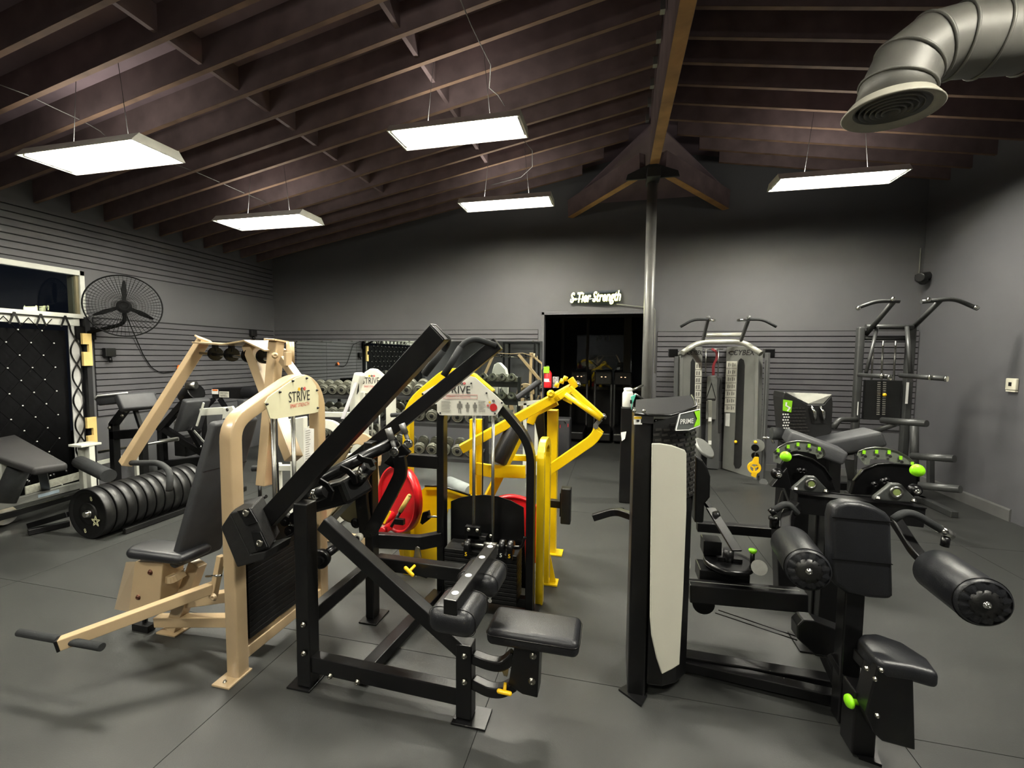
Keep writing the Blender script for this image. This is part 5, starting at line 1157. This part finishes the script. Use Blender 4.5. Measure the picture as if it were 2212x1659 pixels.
rs = thing('red_lifting_strap', 'dark red curved strap hanging between the silver towers', 'strap', AY(1545, 770, 6.7))
build('strap_loop', MB().sweep(fillet([AY(1538, 754, 6.75), AY(1548, 760, 6.72), AY(1549, 775, 6.7), AY(1541, 788, 6.72), AY(1541, 810, 6.74)], .1), .03, .05, (0, -1, 0)), mat('dark_red_strap', (120, 26, 34), .6), rs)
dsc = thing('round_step_platform', 'round grey balance disc standing low beside the silver machine', 'platform', AZ(1518, 1000, 0))
build('disc', MB().lathe(AY(1521, 968, 5.6), (.7, -.5, .8), [(0, -.02), (.13, -.02), (.15, 0), (.13, .02), (0, .02)], 24), SLV, dsc)
build('stand', MB().bar(AY(1521, 970, 5.6), V((AY(1521, 970, 5.6).x, 5.6, 0)), .06, .06, (0, 1, 0)), BLK, dsc)

# ================================================================ DIP / CHIN TOWER (right corner)
K = thing('chin_dip_tower', 'dark assisted chin and dip tower by the right wall with wide bent overhead bars', 'exercise machine', (3.2, 6.0, 0))
KM = mat('gunmetal_paint', (58, 59, 58), .4, .2)
def kb(n, pts, Y, r=None, w=.06, h=.06, m_=None): 
    P_ = [AY(x, y, Yy) for (x, y, Yy) in ([(*p, Y) if len(p) == 2 else p for p in pts])]
    return build(n, (MB().tube(fillet(P_, .08), r, 12) if r else MB().sweep(P_, w, h, (0, 1, 0))), m_ or KM, K, 0 if r else .006)
c0 = AY(1848, 900, 5.9)
build('left_mast', MB().bar((c0.x, 5.9, 0), (c0.x, 5.9, AY(1857, 706, 5.9).z), .07, .08, (0, 1, 0)), KM, K, .02, 3)
c1 = AY(1956, 900, 5.9)
build('right_mast', MB().bar((c1.x, 5.9, 0), (c1.x, 5.9, AY(1960, 706, 5.9).z), .07, .08, (0, 1, 0)), KM, K, .01)
kb('top_rail', ((1870, 706), (1972, 707)), 5.85, .03)
kb('mid_rail', ((1862, 730), (1958, 732)), 5.9, .025)
kb('stay', ((1895, 706, 5.8), (1871, 805, 5.6)), 5.8, .018, m_=KM); kb('stay', ((1959, 706, 5.8), (1967, 805, 5.6)), 5.8, .02, m_=KM)
kb('overhead_stay', ((1871, 722, 5.9), (1930, 652, 5.5)), 5.9, .026); kb('overhead_stay', ((1970, 710, 5.9), (2032, 648, 5.5)), 5.9, .026)
kb('chin_bar', ((1943, 651), (1895, 650), (1852, 665)), 5.5, .02); kb('chin_bar', ((1990, 652), (2062, 645), (2112, 667)), 5.5, .022)
for x, y in ((1854, 666), (1929, 646), (2109, 664), (2006, 647)): build('bar_cap', MB().ball(AY(x, y, 5.47), .024), CHR, K)
kb('dip_bar', ((1856, 810, 5.7), (1922, 814, 5.2)), 5.5, .024); kb('dip_bar', ((1945, 811, 5.7), (2043, 818, 5.2)), 5.5, .026)
for x, y in ((1919, 815), (2041, 818), (1903, 812), (2007, 815)): build('bar_collar', MB().lathe(AY(x, y, 5.2), (.8, -1, 0), [(0, 0), (.03, 0), (.03, .02), (0, .02)], 14), CHR, K)
for x in (1933, 1906, 1885): build('guide_rod', MB().cyl(AY(x+2, 735, 5.95), AY(x-3, 830, 5.95), .01, 8), STL, K)
kw = build('stack_cover', MB().bb(AY(1860, 905, 5.95), AY(1950, 822, 5.9)), mat('smoked_cover', (26, 27, 26), .3), K, .006)
tk = MB()
for k in range(16):
    for x in (1899, 1911): tk.box(AY(x-k*.15, 826+k*4.6, 5.88), (.03, .004, .012))
build('stack_numbers', tk, INKG, kw)
build('selector_pin', MB().ball(AY(1911, 853, 5.86), .02), YKN, kw)
build('warning_label', MB().bb(AY(1955, 872, 5.85), AY(1964, 826, 5.849)), INKW, K)
build('warning_label', MB().bb(AY(1851, 897, 5.84), AY(1855, 868, 5.839)), INKW, K)
kb('base_bar', ((1800, 925, 5.6), (1812, 906, 5.6), (1850, 907, 5.7)), 5.6, .03); kb('base_bar', ((1905, 908, 5.6), (2002, 915, 5.2)), 5.6, .035)
kb('step_bar', ((1970, 985, 5.2), (2062, 991, 4.9)), 5.2, .035); kb('step_bar', ((1975, 1048, 5.0), (2075, 1057, 4.7)), 5.0, .035)
kb('inner_post', ((1975, 905, 5.8), (1975, 1060, 5.8)), 5.8, .04); kb('step_post', ((2010, 990, 5.3), (2010, 1052, 5.3)), 5.3, w=.05, h=.05)
kb('cross_link', ((1880, 935, 5.7), (1935, 915, 5.5)), 5.7, .03)
bq = AZ(1980, 1068, 0); build('base_frame', MB().bb((c0.x-.05, 5.85, 0), (c1.x+.25, 5.95, .07)).bb((c1.x+.18, 5.4, 0), (c1.x+.25, 5.95, .07)), KM, K, .008)
# ================================================================ WALL ITEMS
oc = thing('thermostat_panel', 'small cream thermostat box on the right wall', 'wall control', AX(2190, 832, XR))
q = AX(2190, 830, XR); build('box', MB().bb((XR-.03, q.y-.06, q.z-.06), (XR, q.y+.06, q.z+.06)), mat('cream_plastic', (226, 222, 200), .5), oc, .008, 3)
build('display', MB().bb((XR-.032, q.y-.015, q.z-.02), (XR-.03, q.y+.02, q.z+.02)), INK, oc); build('lower_slot', MB().bb((XR-.025, q.y-.055, q.z-.078), (XR, q.y+.055, q.z-.064)), mat('cream_plastic', (1, 1, 1)), oc)
sc = thing('security_camera', 'black dome camera high on the rear wall near the right corner', 'camera', AY(1988, 603, 6.9))
q = AY(1988, 600, 6.93); build('mount', MB().bb(q+V((-.04, -.02, -.03)), q+V((.04, .05, .05))), RUB, sc, .01); build('body', MB().cyl(q+V((.09, -.02, .02)), q+V((-.1, -.16, -.02)), .055, 18).ball(q+V((-.02, -.1, -.06)), .05), RUB, sc, .006)
build('cable', MB().tube([q+V((0, .03, .04)), q+V((.01, .05, .4))], .006, 6), MATS['conduit_grey'], sc)
for (X, x, y, lab) in ((0, 547, 720, 'small black bracket speaker on the left wall near the rear corner'), (1, 236, 762, 'small black socket box on the left slatted wall below the fan')):
    s_ = thing('wall_box', lab, 'wall fitting', AX(x, y, XL+.05)); q = AX(x, y, XL+.06)
    build('box', MB().bb(q+V((-.03, -.06, -.05)), q+V((.03, .06, .06))), RUB, s_, .008); build('nub', MB().cyl(q+V((.0, 0, -.05)), q+V((.02, 0, -.12)), .02, 12), BLK2, s_)
oh = thing('orange_hook', 'small orange hook clipped on the left slatted wall', 'hook', AX(388, 794, XL+.06)); q = AX(388, 794, XL+.06)
build('hook', MB().box(q, (.03, .06, .06), axes((1, 0, .3), z=(.2, .5, 1))), mat('orange_plastic', (240, 120, 30), .5), oh, .006)
for (x0, y0, x1, y1) in ((181, 720, 200, 790), (191, 902, 210, 957)):
    a, b = AX(x0, y0, XL+.1), AX(x1, y1, XL+.1)
    w_ = thing('wood_block', 'raw pine block fixed to the window jamb, %s' % ('the upper one' if y0 < 800 else 'the lower one'), 'wood block', a)
    zz0, zz1 = b.z, a.z; ya_, yb_ = min(a.y, b.y)-.02, max(a.y, b.y)-.0
    build('timber', MB().prism([(XL+.075, ya_, zz0), (XL+.075, yb_, zz0), (XL+.075, yb_, zz1), (XL+.075, ya_, zz1), (XL+.075, ya_, zz1-.13), (XL+.075, ya_+.06, zz1-.13), (XL+.075, ya_+.06, zz1-.22), (XL+.075, ya_, zz1-.22)], (.035, 0, 0)), WOOD, w_, .002)
# wall fan
fn = thing('wall_fan', 'large black cage fan on the left wall beside the window', 'fan', AX(268, 662, XL+.1))
FC = AX(268, 661, -5.72); nf = (CAMO-FC).normalized(); nf = (nf+V((0, 0, .10))).normalized(); fu = UP-nf*UP.dot(nf); fu.normalize(); fr_ = fu.cross(nf).normalized(); FR = .36
FM = mat('black_fan_wire', (5, 5, 5), .8, 0, .1, 6, 0, 100, 0, .2)
build('guard_rim', MB().tube(arc(FC, fr_, fu, FR, 0, 360, 48)[:-1], .008, 8, closed=True), FM, fn)
gw = MB()
for k in range(1, 13): gw.tube(arc(FC+nf*(.07*(1-(k/13)**2)), fr_, fu, FR*k/13, 0, 360, 36)[:-1], .0018, 3, closed=True)
for k in range(56):
    a = 2*math.pi*k/56; e = fr_*math.cos(a)+fu*math.sin(a); gw.sweep([FC+nf*.07+e*FR*.12, FC+nf*.055+e*FR*.5, FC+e*FR], .0032, .0032, nf); gw.sweep([FC-nf*.1+e*FR*.2, FC-nf*.08+e*FR*.7, FC+e*FR], .003, .003, nf)
build('wire_guard', gw, FM, fn, kind='stuff')
for a in (88, 205, 332):
    e = fr_*math.cos(R(a))+fu*math.sin(R(a)); t_ = nf.cross(e)
    build('blade', MB().add([FC+e*.05-t_*.018, FC+e*.05+t_*.018+nf*.01, FC+e*.2+t_*.028+nf*.03, FC+e*.3+t_*.012+nf*.02, FC+e*.3-t_*.012, FC+e*.18-t_*.026], [(0, 1, 2, 5), (5, 2, 3, 4)]), FM, fn)
build('hub', MB().cyl(FC-nf*.0, FC+nf*.05, .045, 16), FM, fn); build('motor', MB().cyl(FC-nf*.18, FC-nf*.02, .075, 18), FM, fn, .01)
build('wall_arm', MB().tube(fillet([FC-nf*.12, FC-nf*.15-fu*.2, V((XL+.03, FC.y-.1, FC.z-.33))], .08), .022, 10), FM, fn)
build('wall_mount', MB().bb((XL+.02, FC.y-.2, FC.z-.4), (XL+.06, FC.y-.0, FC.z-.25)), FM, fn, .005)
build('power_cord', MB().tube(fillet([FC-nf*.1-fu*.05, AX(290, 722, XL+.06), AX(310, 768, XL+.04), AX(328, 795, XL+.04), AX(348, 806, XL+.04), AX(375, 803, XL+.04)], .05), .006, 6), FM, fn)
# round duct
DT = thing('round_duct', 'grey round air duct with an elbow and a round ribbed outlet under the right ceiling', 'duct', (2.4, 2.9, 3.2))
# elbow of the duct: outlet centre, then gores, then the straight run to the right
YD = 2.6
dO = AY(1926, 226, YD); r_d = .152
pth = [AY(x, y, YD) for x, y in ((1926, 226), (1937, 190), (1962, 140), (2008, 105), (2060, 92), (2130, 86), (2230, 76), (2500, 52))]
build('duct_wall', MB().sweep(pth, 0, 0, (0, 1, 0), True, [(r_d*math.cos(2*math.pi*i/28), r_d*math.sin(2*math.pi*i/28)) for i in range(28)], True), DUCT, DT)
for i in range(1, 7):
    t_ = (pth[min(i+1, len(pth)-1)]-pth[i-1]).normalized(); u = t_.orthogonal().normalized(); w_ = t_.cross(u)
    build('seam_band', MB().tube([pth[i]+(u*math.cos(a)+w_*math.sin(a))*(r_d+.004) for a in [2*math.pi*k/32 for k in range(32)]], .007, 6, closed=True), DUCT, DT)
dax = V((-.04, .0, -1)).normalized()
build('outlet_flange', MB().lathe(dO, dax, [(r_d*.97, -.02), (r_d*1.1, -.01), (r_d*1.3, .03), (r_d*1.32, .035), (r_d*1.28, .04), (r_d*1.0, .02)], 40), DUCTL, DT)
for k in range(6): build('diffuser_ring', MB().lathe(dO+dax*(.01+.004*k), dax, [(r_d*(.95-k*.15), -.02), (r_d*(1.0-k*.15), .01), (r_d*(.97-k*.15), .012), (r_d*(.92-k*.15), -.02)], 36), DUCT, DT)
build('diffuser_back', MB().lathe(dO-dax*.02, dax, [(r_d*.96, 0), (0, 0)], 30), GROOVE, DT)
build('duct_hanger', MB().bar(pth[5]+V((-.05, 0, r_d)), pth[5]+V((-.05, 0, r_d+.5)), .03, .05, (0, 1, 0)), mat('pale_strap', (190, 205, 200), .5), DT)
# power leads of the lights
for pts, lab in ((((0, 183), (60, 205), (115, 232), (180, 262), (215, 282), (238, 303)), 'thin lead running in from the left edge to the left light'), (((378, 355), (420, 370), (480, 396), (530, 418), (575, 437), (598, 462)), 'thin lead running between the two left lights'), (((995, 0), (1018, 55), (1040, 100), (1060, 140), (1057, 190), (1075, 205), (1090, 228)), 'thin lead dropping to the brightest middle light'), (((1133, 305), (1150, 325), (1150, 360), (1125, 383), (1060, 400)), 'thin lead looping below the middle light')):
    zz = 3.62 if pts[0][0] < 600 else 4.0
    w_ = thing('power_lead', lab, 'cable', AZ(*pts[0], zz)); build('lead', MB().tube([AZ(x, y, zz-.0) for x, y in pts], .004, 6), mat('grey_lead', (110, 108, 104), .6), w_)

# ================================================================ LEFT SIDE
# curtain and folding gate in the opening below the window
cu = thing('black_curtain', 'black cloth curtain filling the gate opening under the window', 'curtain', (XL-.05, 3, 0))
N = 70; vs = []; fs = []
for i in range(N+1):
    y = .3+(WY1-.3-.12)*i/N; x = XL-.06+.012*math.sin(i*1.3)+.008*math.sin(i*.53)
    vs += [V((x, y, .02)), V((x, y, WZ0-.2)), V((x-.01, y, WZ0-.2)), V((x-.01, y, .02))]
for i in range(N):
    for j in range(4): fs.append((i*4+j, i*4+(j+1) % 4, i*4+4+(j+1) % 4, i*4+4+j))
build('cloth', MB().add(vs, fs, True), CLOTH, cu)
gt = thing('scissor_gate', 'black folding scissor gate with shiny rivets across the opening under the window', 'gate', (XL+.04, 3, 0))
gz0, gz1 = .12, WZ0-.08
gx = XL+.035; pitch = .2; nb = int((WY1-.5)/pitch)
cross = MB(); riv = MB()
for i in range(nb):
    y = WY1-.3-i*pitch
    if y < 1.6: break
    for k in range(7):
        z = gz0+(gz1-gz0)*k/7; z2 = gz0+(gz1-gz0)*(k+1)/7
        cross.bar((gx, y, z), (gx, y-pitch, z2), .004, .012, (1, 0, 0)); cross.bar((gx+.008, y-pitch, z), (gx+.008, y, z2), .004, .012, (1, 0, 0))
        riv.ball((gx+.02, y, z+(0)), .008, 6); riv.ball((gx+.02, y-pitch/2, (z+z2)/2), .008, 6)
build('lattice_bars', cross, CLOTH, gt, kind='stuff'); build('rivets', riv, mat('bright_rivet', (215, 215, 210), .4, .4), gt, kind='stuff')
for i in range(10):
    y = WY1-.18-i*.22
    build('hanger_clip', MB().prism([(gx+.01, y-.01, gz1+.05), (gx+.01, y+.01, gz1+.05), (gx+.01, y+.05, gz1-.08), (gx+.01, y+.035, gz1-.08), (gx+.01, y, gz1+.02), (gx+.01, y-.035, gz1-.08), (gx+.01, y-.05, gz1-.08)], (.01, 0, 0)), BLK, gt)
build('top_track', MB().tube([V((gx+.01, .3, gz1+.03)), V((gx+.01, WY1-.1, gz1+.03))], .006, 6), BLK, gt)
jw = MB().bb((XL-.0, WY1-.13, .3), (XL+.01, WY1-.03, WZ0-.1)); build('pale_jamb_strip', jw, mat('grey_jamb_strip', (176, 176, 172), .6), w1)
for s in (-1, 1):
    pts_ = []
    for k in range(49):
        t = k/48; pts_.append(V((XL+.03+s*.004, WY1-.08+s*.05*math.sin(t*math.pi*5.5), .3+(WZ0-.5)*t+.05)))
    build('curved_strap', MB().sweep(pts_, .008, .018, (0, 0, 1) if 0 else (1, 0, 0)), BLK, gt)
# bumper plates on a low bar
PX = -4.5; ry = AZ(195, 1165, 0).y
pr = thing('plate_tree', 'low black plate rack bar lying behind the tan foot lever', 'rack', (PX, 3.4, 0))
build('bar', MB().cyl((PX, ry-.02, .225), (PX, 4.25, .225), .025, 14), CHR, pr)
build('runner', MB().bar((PX+.2, ry+.15, .03), (PX+.2, 4.3, .03), .04, .05).bar((PX-.2, ry+.15, .03), (PX-.2, 4.3, .03), .04, .05), RUB, pr, .004)
build('end_frame', MB().bar((PX, 4.28, .02), (PX, 4.28, .5), .05, .05, (0, 1, 0)), BLK, pr, .004)
y = ry; widths = (.085, .085, .085, .08, .08, .08, .09, .085, .085, .085, .085); bp0 = None
ords = ('nearest the camera', 'second', 'third', 'fourth', 'fifth', 'sixth', 'seventh', 'eighth', 'ninth', 'tenth', 'farthest')
for i, w_ in enumerate(widths):
    t = thing('bumper_plate', 'thick black rubber plate on the low bar, %s%s' % (ords[i], '' if i in (0, 10) else ' from the near end'), 'weight plate', (PX, y, .225), 'rubber plates in a row on the low bar')
    r_ = .225
    build('plate_body', MB().lathe((PX, y+.002, .225), (0, 1, 0), [(.03, .01), (.08, .008), (.10, .0), (.10, .012), (r_-.035, .012), (r_-.02, 0), (r_-.005, 0), (r_, .008), (r_, w_-.012), (r_-.008, w_-.004), (.03, w_-.004)], 44), RUB, t)
    build('steel_hub', MB().lathe((PX, y+.0, .225), (0, 1, 0), [(.026, 0), (.034, 0), (.034, .02)], 20), STL, t)
    if i == 0:
        for (dx, dz) in ((.06, .14), (-.03, -.155)): text('numeral', '8', .055, (PX+dx, y-.0, .225+dz), (1, 0, .25), UP, mat('cream_print', (215, 212, 170), .6), t, bold=.01)
        c = V((PX+.1, y-.001, .17))
        st_ = MB()
        for k in range(5):
            a0 = math.pi/2+k*2*math.pi/5; a1 = a0+4*math.pi/5; st_.bar(c+V((math.cos(a0)*.05, 0, math.sin(a0)*.05)), c+V((math.cos(a1)*.05, 0, math.sin(a1)*.05)), .001, .008, (1, 0, 1))
        build('star_mark', st_, MATS['cream_print'], t)
    y += w_+.004
# low bench with silver rail (reformer-like ham bench)
B = thing('rail_bench', 'black padded bench on a long silver rail at the left edge, with foam rollers', 'exercise bench', (-5.0, 2.9, 0))
pdt = [AZ(x, y, .79) for x, y in ((-20, 948), (34, 938), (142, 997), (146, 1000), (70, 1011), (-40, 975))]
build('bench_pad', MB().prism(pdt, (0, 0, -.06)), VING if 0 else mat('dull_black_vinyl', (36, 35, 35), .7, 0, .1), B, .02, 3)
ra, rb_ = AZ(-30, 1100, .24), AZ(200, 1040, .24)
build('silver_rail', MB().bar(ra, rb_, .05, .07), SLV, B, .004)
rl = (rb_-ra).normalized()
build('rail_label', MB().bar(ra+(rb_-ra)*.42+V((.027, -.0, 0)), ra+(rb_-ra)*.62+V((.027, 0, 0)), .004, .03), mat('pale_blue_label', (150, 165, 175), .5), B)
build('hole_plate', MB().bar(AZ(55, 1060, .32), AZ(190, 1022, .32), .01, .08), mat('speckled_grey_plate', (150, 150, 138), .6, 0, .2, 40), B)
for k in range(5): q = AZ(62+k*27, 1043-k*7.6, .37); build('adjust_pin', MB().cyl(q+V((0, 0, -.015)), q+V((0, 0, .025)), .012, 10), BLK, B)
build('lower_rail', MB().bar(AZ(-20, 1124, .12), AZ(240, 1048, .12), .05, .05), BLK, B, .004)
build('bright_edge', MB().bar(AZ(15, 1107, .16), AZ(235, 1046, .16), .004, .005), CHR, B)
build('foam_roller', MB().cyl(AY(42, 1010, 2.6), AY(8, 1085, 2.5), .075, 18), FOAM, B)
build('foam_roller', MB().cyl(AY(172, 998, 3.2), AY(235, 1028, 3.0), .06, 18), FOAM, B)
build('chrome_foot', MB().cyl(AZ(-15, 1118, .05), AZ(8, 1113, .12), .09, 20), CHR, B)
build('white_end_box', MB().bb(AY(-30, 1040, 2.55), AY(18, 985, 2.6)), WHT, B, .006)
build('cross_foot', MB().bar(AZ(60, 1150, .03), AZ(150, 1130, .03), .05, .05).bar(AZ(65, 1135, .05), AZ(150, 1110, .2), .05, .05), BLK, B, .004)
build('pad_support', MB().bar(AZ(100, 1060, .25), AZ(90, 1010, .6), .06, .06), BLK, B, .004)
# white post with cap, silver bars
wp = thing('white_capped_post', 'short white post with a flat cap in front of the lower pine block', 'post', AZ(185, 1035, 0))
q = AX(184, 960, -5.3); build('cap', MB().bb((q.x-.09, q.y-.09, q.z-.012), (q.x+.09, q.y+.09, q.z+.012)), WHT, wp, .004)
for s in (-.05, .055): build('post', MB().bb((q.x+s-.03, q.y-.02, 0), (q.x+s+.03, q.y+.03, q.z-.012)), WHT, wp, .004)
sb = thing('barbell', 'silver barbell resting low beyond the tan press handle', 'barbell', AY(270, 967, 4.3))
build('bar', MB().cyl(AY(212, 977, 3.85), AY(385, 948, 4.4), .016, 12), STL, sb); build('sleeve', MB().cyl(AY(345, 954, 4.4), AY(385, 948, 4.5), .026, 12), SLV, sb)
hr = thing('barbell_cradle', 'black low cradle holding the silver barbell', 'rack', AZ(270, 1030, 0))
for x in (262, 345): q = AY(x, 968 if x < 300 else 955, 4.33); build('hook', MB().bar((q.x, q.y, 0), (q.x, q.y, q.z-.02), .05, .05, (0, 1, 0)), BLK, hr, .004)
wrl = thing('white_floor_rail', 'white rail crossing the floor left of the tan press handle', 'rail', AZ(240, 1000, 0))
build('rail', MB().bar(AY(200, 1003, 4.0), AY(300, 980, 4.3), .05, .05), WHT, wrl, .004)
for x, y, Y in ((205, 1002, 4.0), (295, 981, 4.28)): q = AY(x, y, Y); build('leg', MB().bar((q.x, q.y, 0), (q.x, q.y, q.z-.02), .04, .04, (0, 1, 0)), WHT, wrl)
# preacher curl bench
pc = thing('preacher_bench', 'black preacher curl bench with white piped pads, against the left slatted wall', 'exercise bench', (-5.1, 3.8, 0))
Yc = 3.72
build('arm_pad', MB().prism([AY(x, y, Yc) for x, y in ((203, 863), (210, 856), (276, 849), (280, 856), (276, 868), (212, 877))], (0, .3, 0)), VING, pc, .015, 3)
build('piping', MB().tube([AY(x, y, Yc-.01) for x, y in ((203, 863), (211, 855), (275, 848))], .008, 6), INKW, pc)
build('chest_pad', slab(AY(290, 852, Yc), AY(305, 884, Yc), (.2, 1, 0), .35, .09), VING, pc, .02, 3)
build('main_post', MB().bar(AY(280, 872, Yc), AY(245, 918, Yc), .07, .07), BLK, pc, .005)
build('lower_post', MB().bar(AY(246, 914, Yc), V((AY(246, 940, Yc).x, Yc, 0)), .07, .07, (0, 1, 0)), BLK, pc, .005)
build('stay', MB().bar(AY(292, 885, Yc), AY(305, 925, Yc), .035, .035), BLK, pc); build('seat_beam', MB().bar(AY(243, 940, Yc), AY(310, 935, Yc), .07, .1), BLK, pc, .01)
q = AY(308, 935, Yc); build('rear_leg', MB().bar((q.x, Yc, 0), (q.x, Yc, q.z), .06, .06, (0, 1, 0)), BLK, pc)
for x, y in ((272, 888), (264, 898), (236, 924)): bolt(pc, AY(x, y, Yc-.05), (0, -1, 0), .014)
# black plate-loaded machine in the middle distance, left
hm = thing('plate_loaded_machine', 'black plate loaded machine with a shiny round end cap behind the tan press arm', 'exercise machine', (-4.3, 4.7, 0))
Yh = 4.6
build('weight_horn', MB().cyl(AY(402, 858, Yh), AY(425, 845, Yh), .12, 24), BLK2, hm, .01); build('horn_cap', MB().cyl(AY(404, 833, Yh-.1)*1, AY(424, 832, Yh-.06), .05, 16), STL, hm)
build('upper_strut', MB().bar(AY(398, 870, Yh), AY(345, 930, Yh), .08, .08), BLK, hm, .005); build('lower_strut', MB().bar(AY(348, 922, Yh), AY(450, 985, Yh), .07, .08), BLK, hm, .005)
build('cross_strut', MB().bar(AY(375, 885, Yh), AY(430, 935, Yh), .06, .06), BLK, hm, .005)
q = AY(350, 930, Yh); build('front_post', MB().bar((q.x, Yh, 0), (q.x, Yh, q.z), .08, .08, (0, 1, 0)), BLK, hm, .005)
build('base_rail', MB().bar(V((q.x, Yh, .15)), AY(460, 992, Yh), .08, .09), BLK, hm, .005)
build('side_block', MB().bb(AY(377, 985, Yh), AY(400, 945, Yh)+V((0, .2, 0))), BLK, hm, .01)
for k in range(5): bolt(hm, AY(421+k*6, 957+k*4, Yh-.07), (0, -1, 0), .012, CHR)
build('spring', MB().tube([AY(381, 910, Yh-.08), AY(383, 930, Yh-.08)], .03, 10), STL, hm)
rh = thing('roller_machine', 'black machine with a long padded roller and white warning labels by the left wall', 'exercise machine', (-4.0, 5.4, 0))
Yr = 5.3
build('housing', MB().prism([AY(x, y, Yr) for x, y in ((456, 838), (535, 836), (536, 858), (525, 862), (457, 860))], (0, .2, 0)), BLK, rh, .02, 3)
build('roller', MB().cyl(AY(530, 848, Yr), AY(600, 845, Yr), .09, 20), VIN, rh)
wl3 = build('warning_label', MB().bb(AY(458, 851, Yr-.005), AY(471, 841, Yr-.008)), INKW, rh); build('orange_band', MB().bb(AY(459, 844, Yr-.009), AY(470, 841.5, Yr-.01)), mat('orange_plastic', (1, 1, 1)), wl3)
tl_ = build('text_label', MB().bb(AY(474, 858, Yr-.005), AY(494, 846, Yr-.008)), PLACG, rh)
for y_, t_ in ((849.5, 'WESTERN'), (855, 'BARBELL')): text('lettering', t_, .042, AY(484, y_, Yr-.0095), (1, 0, 0), UP, INK, tl_, sx=.8)
for a, b in (((462, 862), (440, 885)), ((475, 862), (500, 900))): build('leg', MB().bar(AY(*a, Yr), AY(*b, Yr), .05, .05), BLK, rh)
for x in (440, 500): q = AY(x, 890, Yr); build('post', MB().bar((q.x, Yr, 0), (q.x, Yr, q.z+.02), .05, .05, (0, 1, 0)), BLK, rh)
build('back_pad', MB().bb(AY(512, 900, 5.0), AY(540, 862, 5.1)), VING, rh, .02, 3)
cc = thing('spring_stack', 'small coil stack standing behind the tan back pad', 'accessory', AZ(445, 1090, 0))
for k in range(5): build('coil', MB().lathe(AZ(424, 1066, .03)+V((.25, 0, k*.05)), (0, 0, 1), [(0, 0), (.035, 0), (.04, .012), (.035, .024), (0, .024)], 16), BLK2, cc)

# ================================================================ SMALL THINGS NEAR THE RIGHT TOWER
bt = thing('water_bottle', 'white water bottle standing left of the grey-panelled tower', 'bottle', AY(1356, 880, 2.6))
st2 = thing('bottle_stand', 'black narrow stand holding the white bottle behind the tower', 'stand', AZ(1356, 1000, 0))
q = AY(1356, 881, 5.0); build('column', MB().bb((q.x-.07, 5.0, 0), (q.x+.08, 5.16, q.z)), BLK, st2, .01)
build('white_rag', MB().add([AY(1341, 934, 4.98), AY(1353, 932, 4.98), AY(1350, 948, 4.97), AY(1343, 953, 4.97)], [(0, 1, 2, 3)]), INKW, st2)
bt.location = V((q.x, 5.08, q.z)); hb = AY(1356, 839, 5.0).z-q.z
build('body', MB().lathe((q.x, 5.08, q.z), (0, 0, 1), [(0, 0), (.055, 0), (.06, .01), (.06, hb*.72), (.045, hb*.84), (0, hb*.84)], 20), mat('white_bottle', (206, 208, 200), .4), bt)
build('lid', MB().lathe((q.x, 5.08, q.z+hb*.84), (0, 0, 1), [(.046, 0), (.048, hb*.14), (.03, hb*.17), (0, hb*.17)], 18), mat('white_bottle', (1, 1, 1)), bt)
tw = thing('teal_towel', 'pale teal towel corner tucked behind the tower cap', 'towel', AY(1368, 865, 2.6))
build('cloth', MB().prism([AY(x, y, 2.6) for x, y in ((1363, 857), (1374, 852), (1366, 874), (1364, 885))], (0, .02, 0)), mat('teal_cloth', (90, 190, 160), .8), tw)
build('hook', MB().bar(AY(1363, 868, 2.6), AY(1363, 868, 2.45), .01, .02), BLK, tw)
sw = thing('barbell_rack_end', 'steel bar ends poking out beside the post', 'barbell', AY(1380, 850, 5.2))
build('bar_end', MB().cyl(AY(1362, 845, 5.45), AY(1389, 832, 5.66), .014, 8).cyl(AY(1372, 851, 5.5), AY(1389, 862, 5.66), .012, 8), STL, sw)
# ================================================================ BEHIND THE CAMERA (seen in the mirror)
def clone(o, off, lab, rz=0):
    c = copy_tree(o); c.location = o.location+V(off); c.rotation_euler = (0, 0, rz); c['label'] = lab; return c
clone(Wm, (1.6, -4.6, 0), 'white mast machine standing behind the camera, seen in the mirror', R(180))
clone(T, (1.4, -3.9, 0), 'tan press standing behind the camera, seen in the mirror', R(180))
mk = thing('power_rack', 'black power rack behind the camera, seen in the mirror', 'rack', (-3.5, -2.6, 0))
for x in (-4.1, -2.9):
    for y in (-3.1, -2.2): build('rack_post', MB().bb((x-.035, y-.035, 0), (x+.035, y+.035, 2.2)), BLK, mk, .003)
for y in (-3.1, -2.2): build('rack_beam', MB().bb((-4.1, y-.03, 2.14), (-2.9, y+.03, 2.2)), BLK, mk, .003)
for x in (-4.1, -2.9): build('rack_beam', MB().bb((x-.03, -3.1, 2.14), (x+.03, -2.2, 2.2)), BLK, mk, .003)
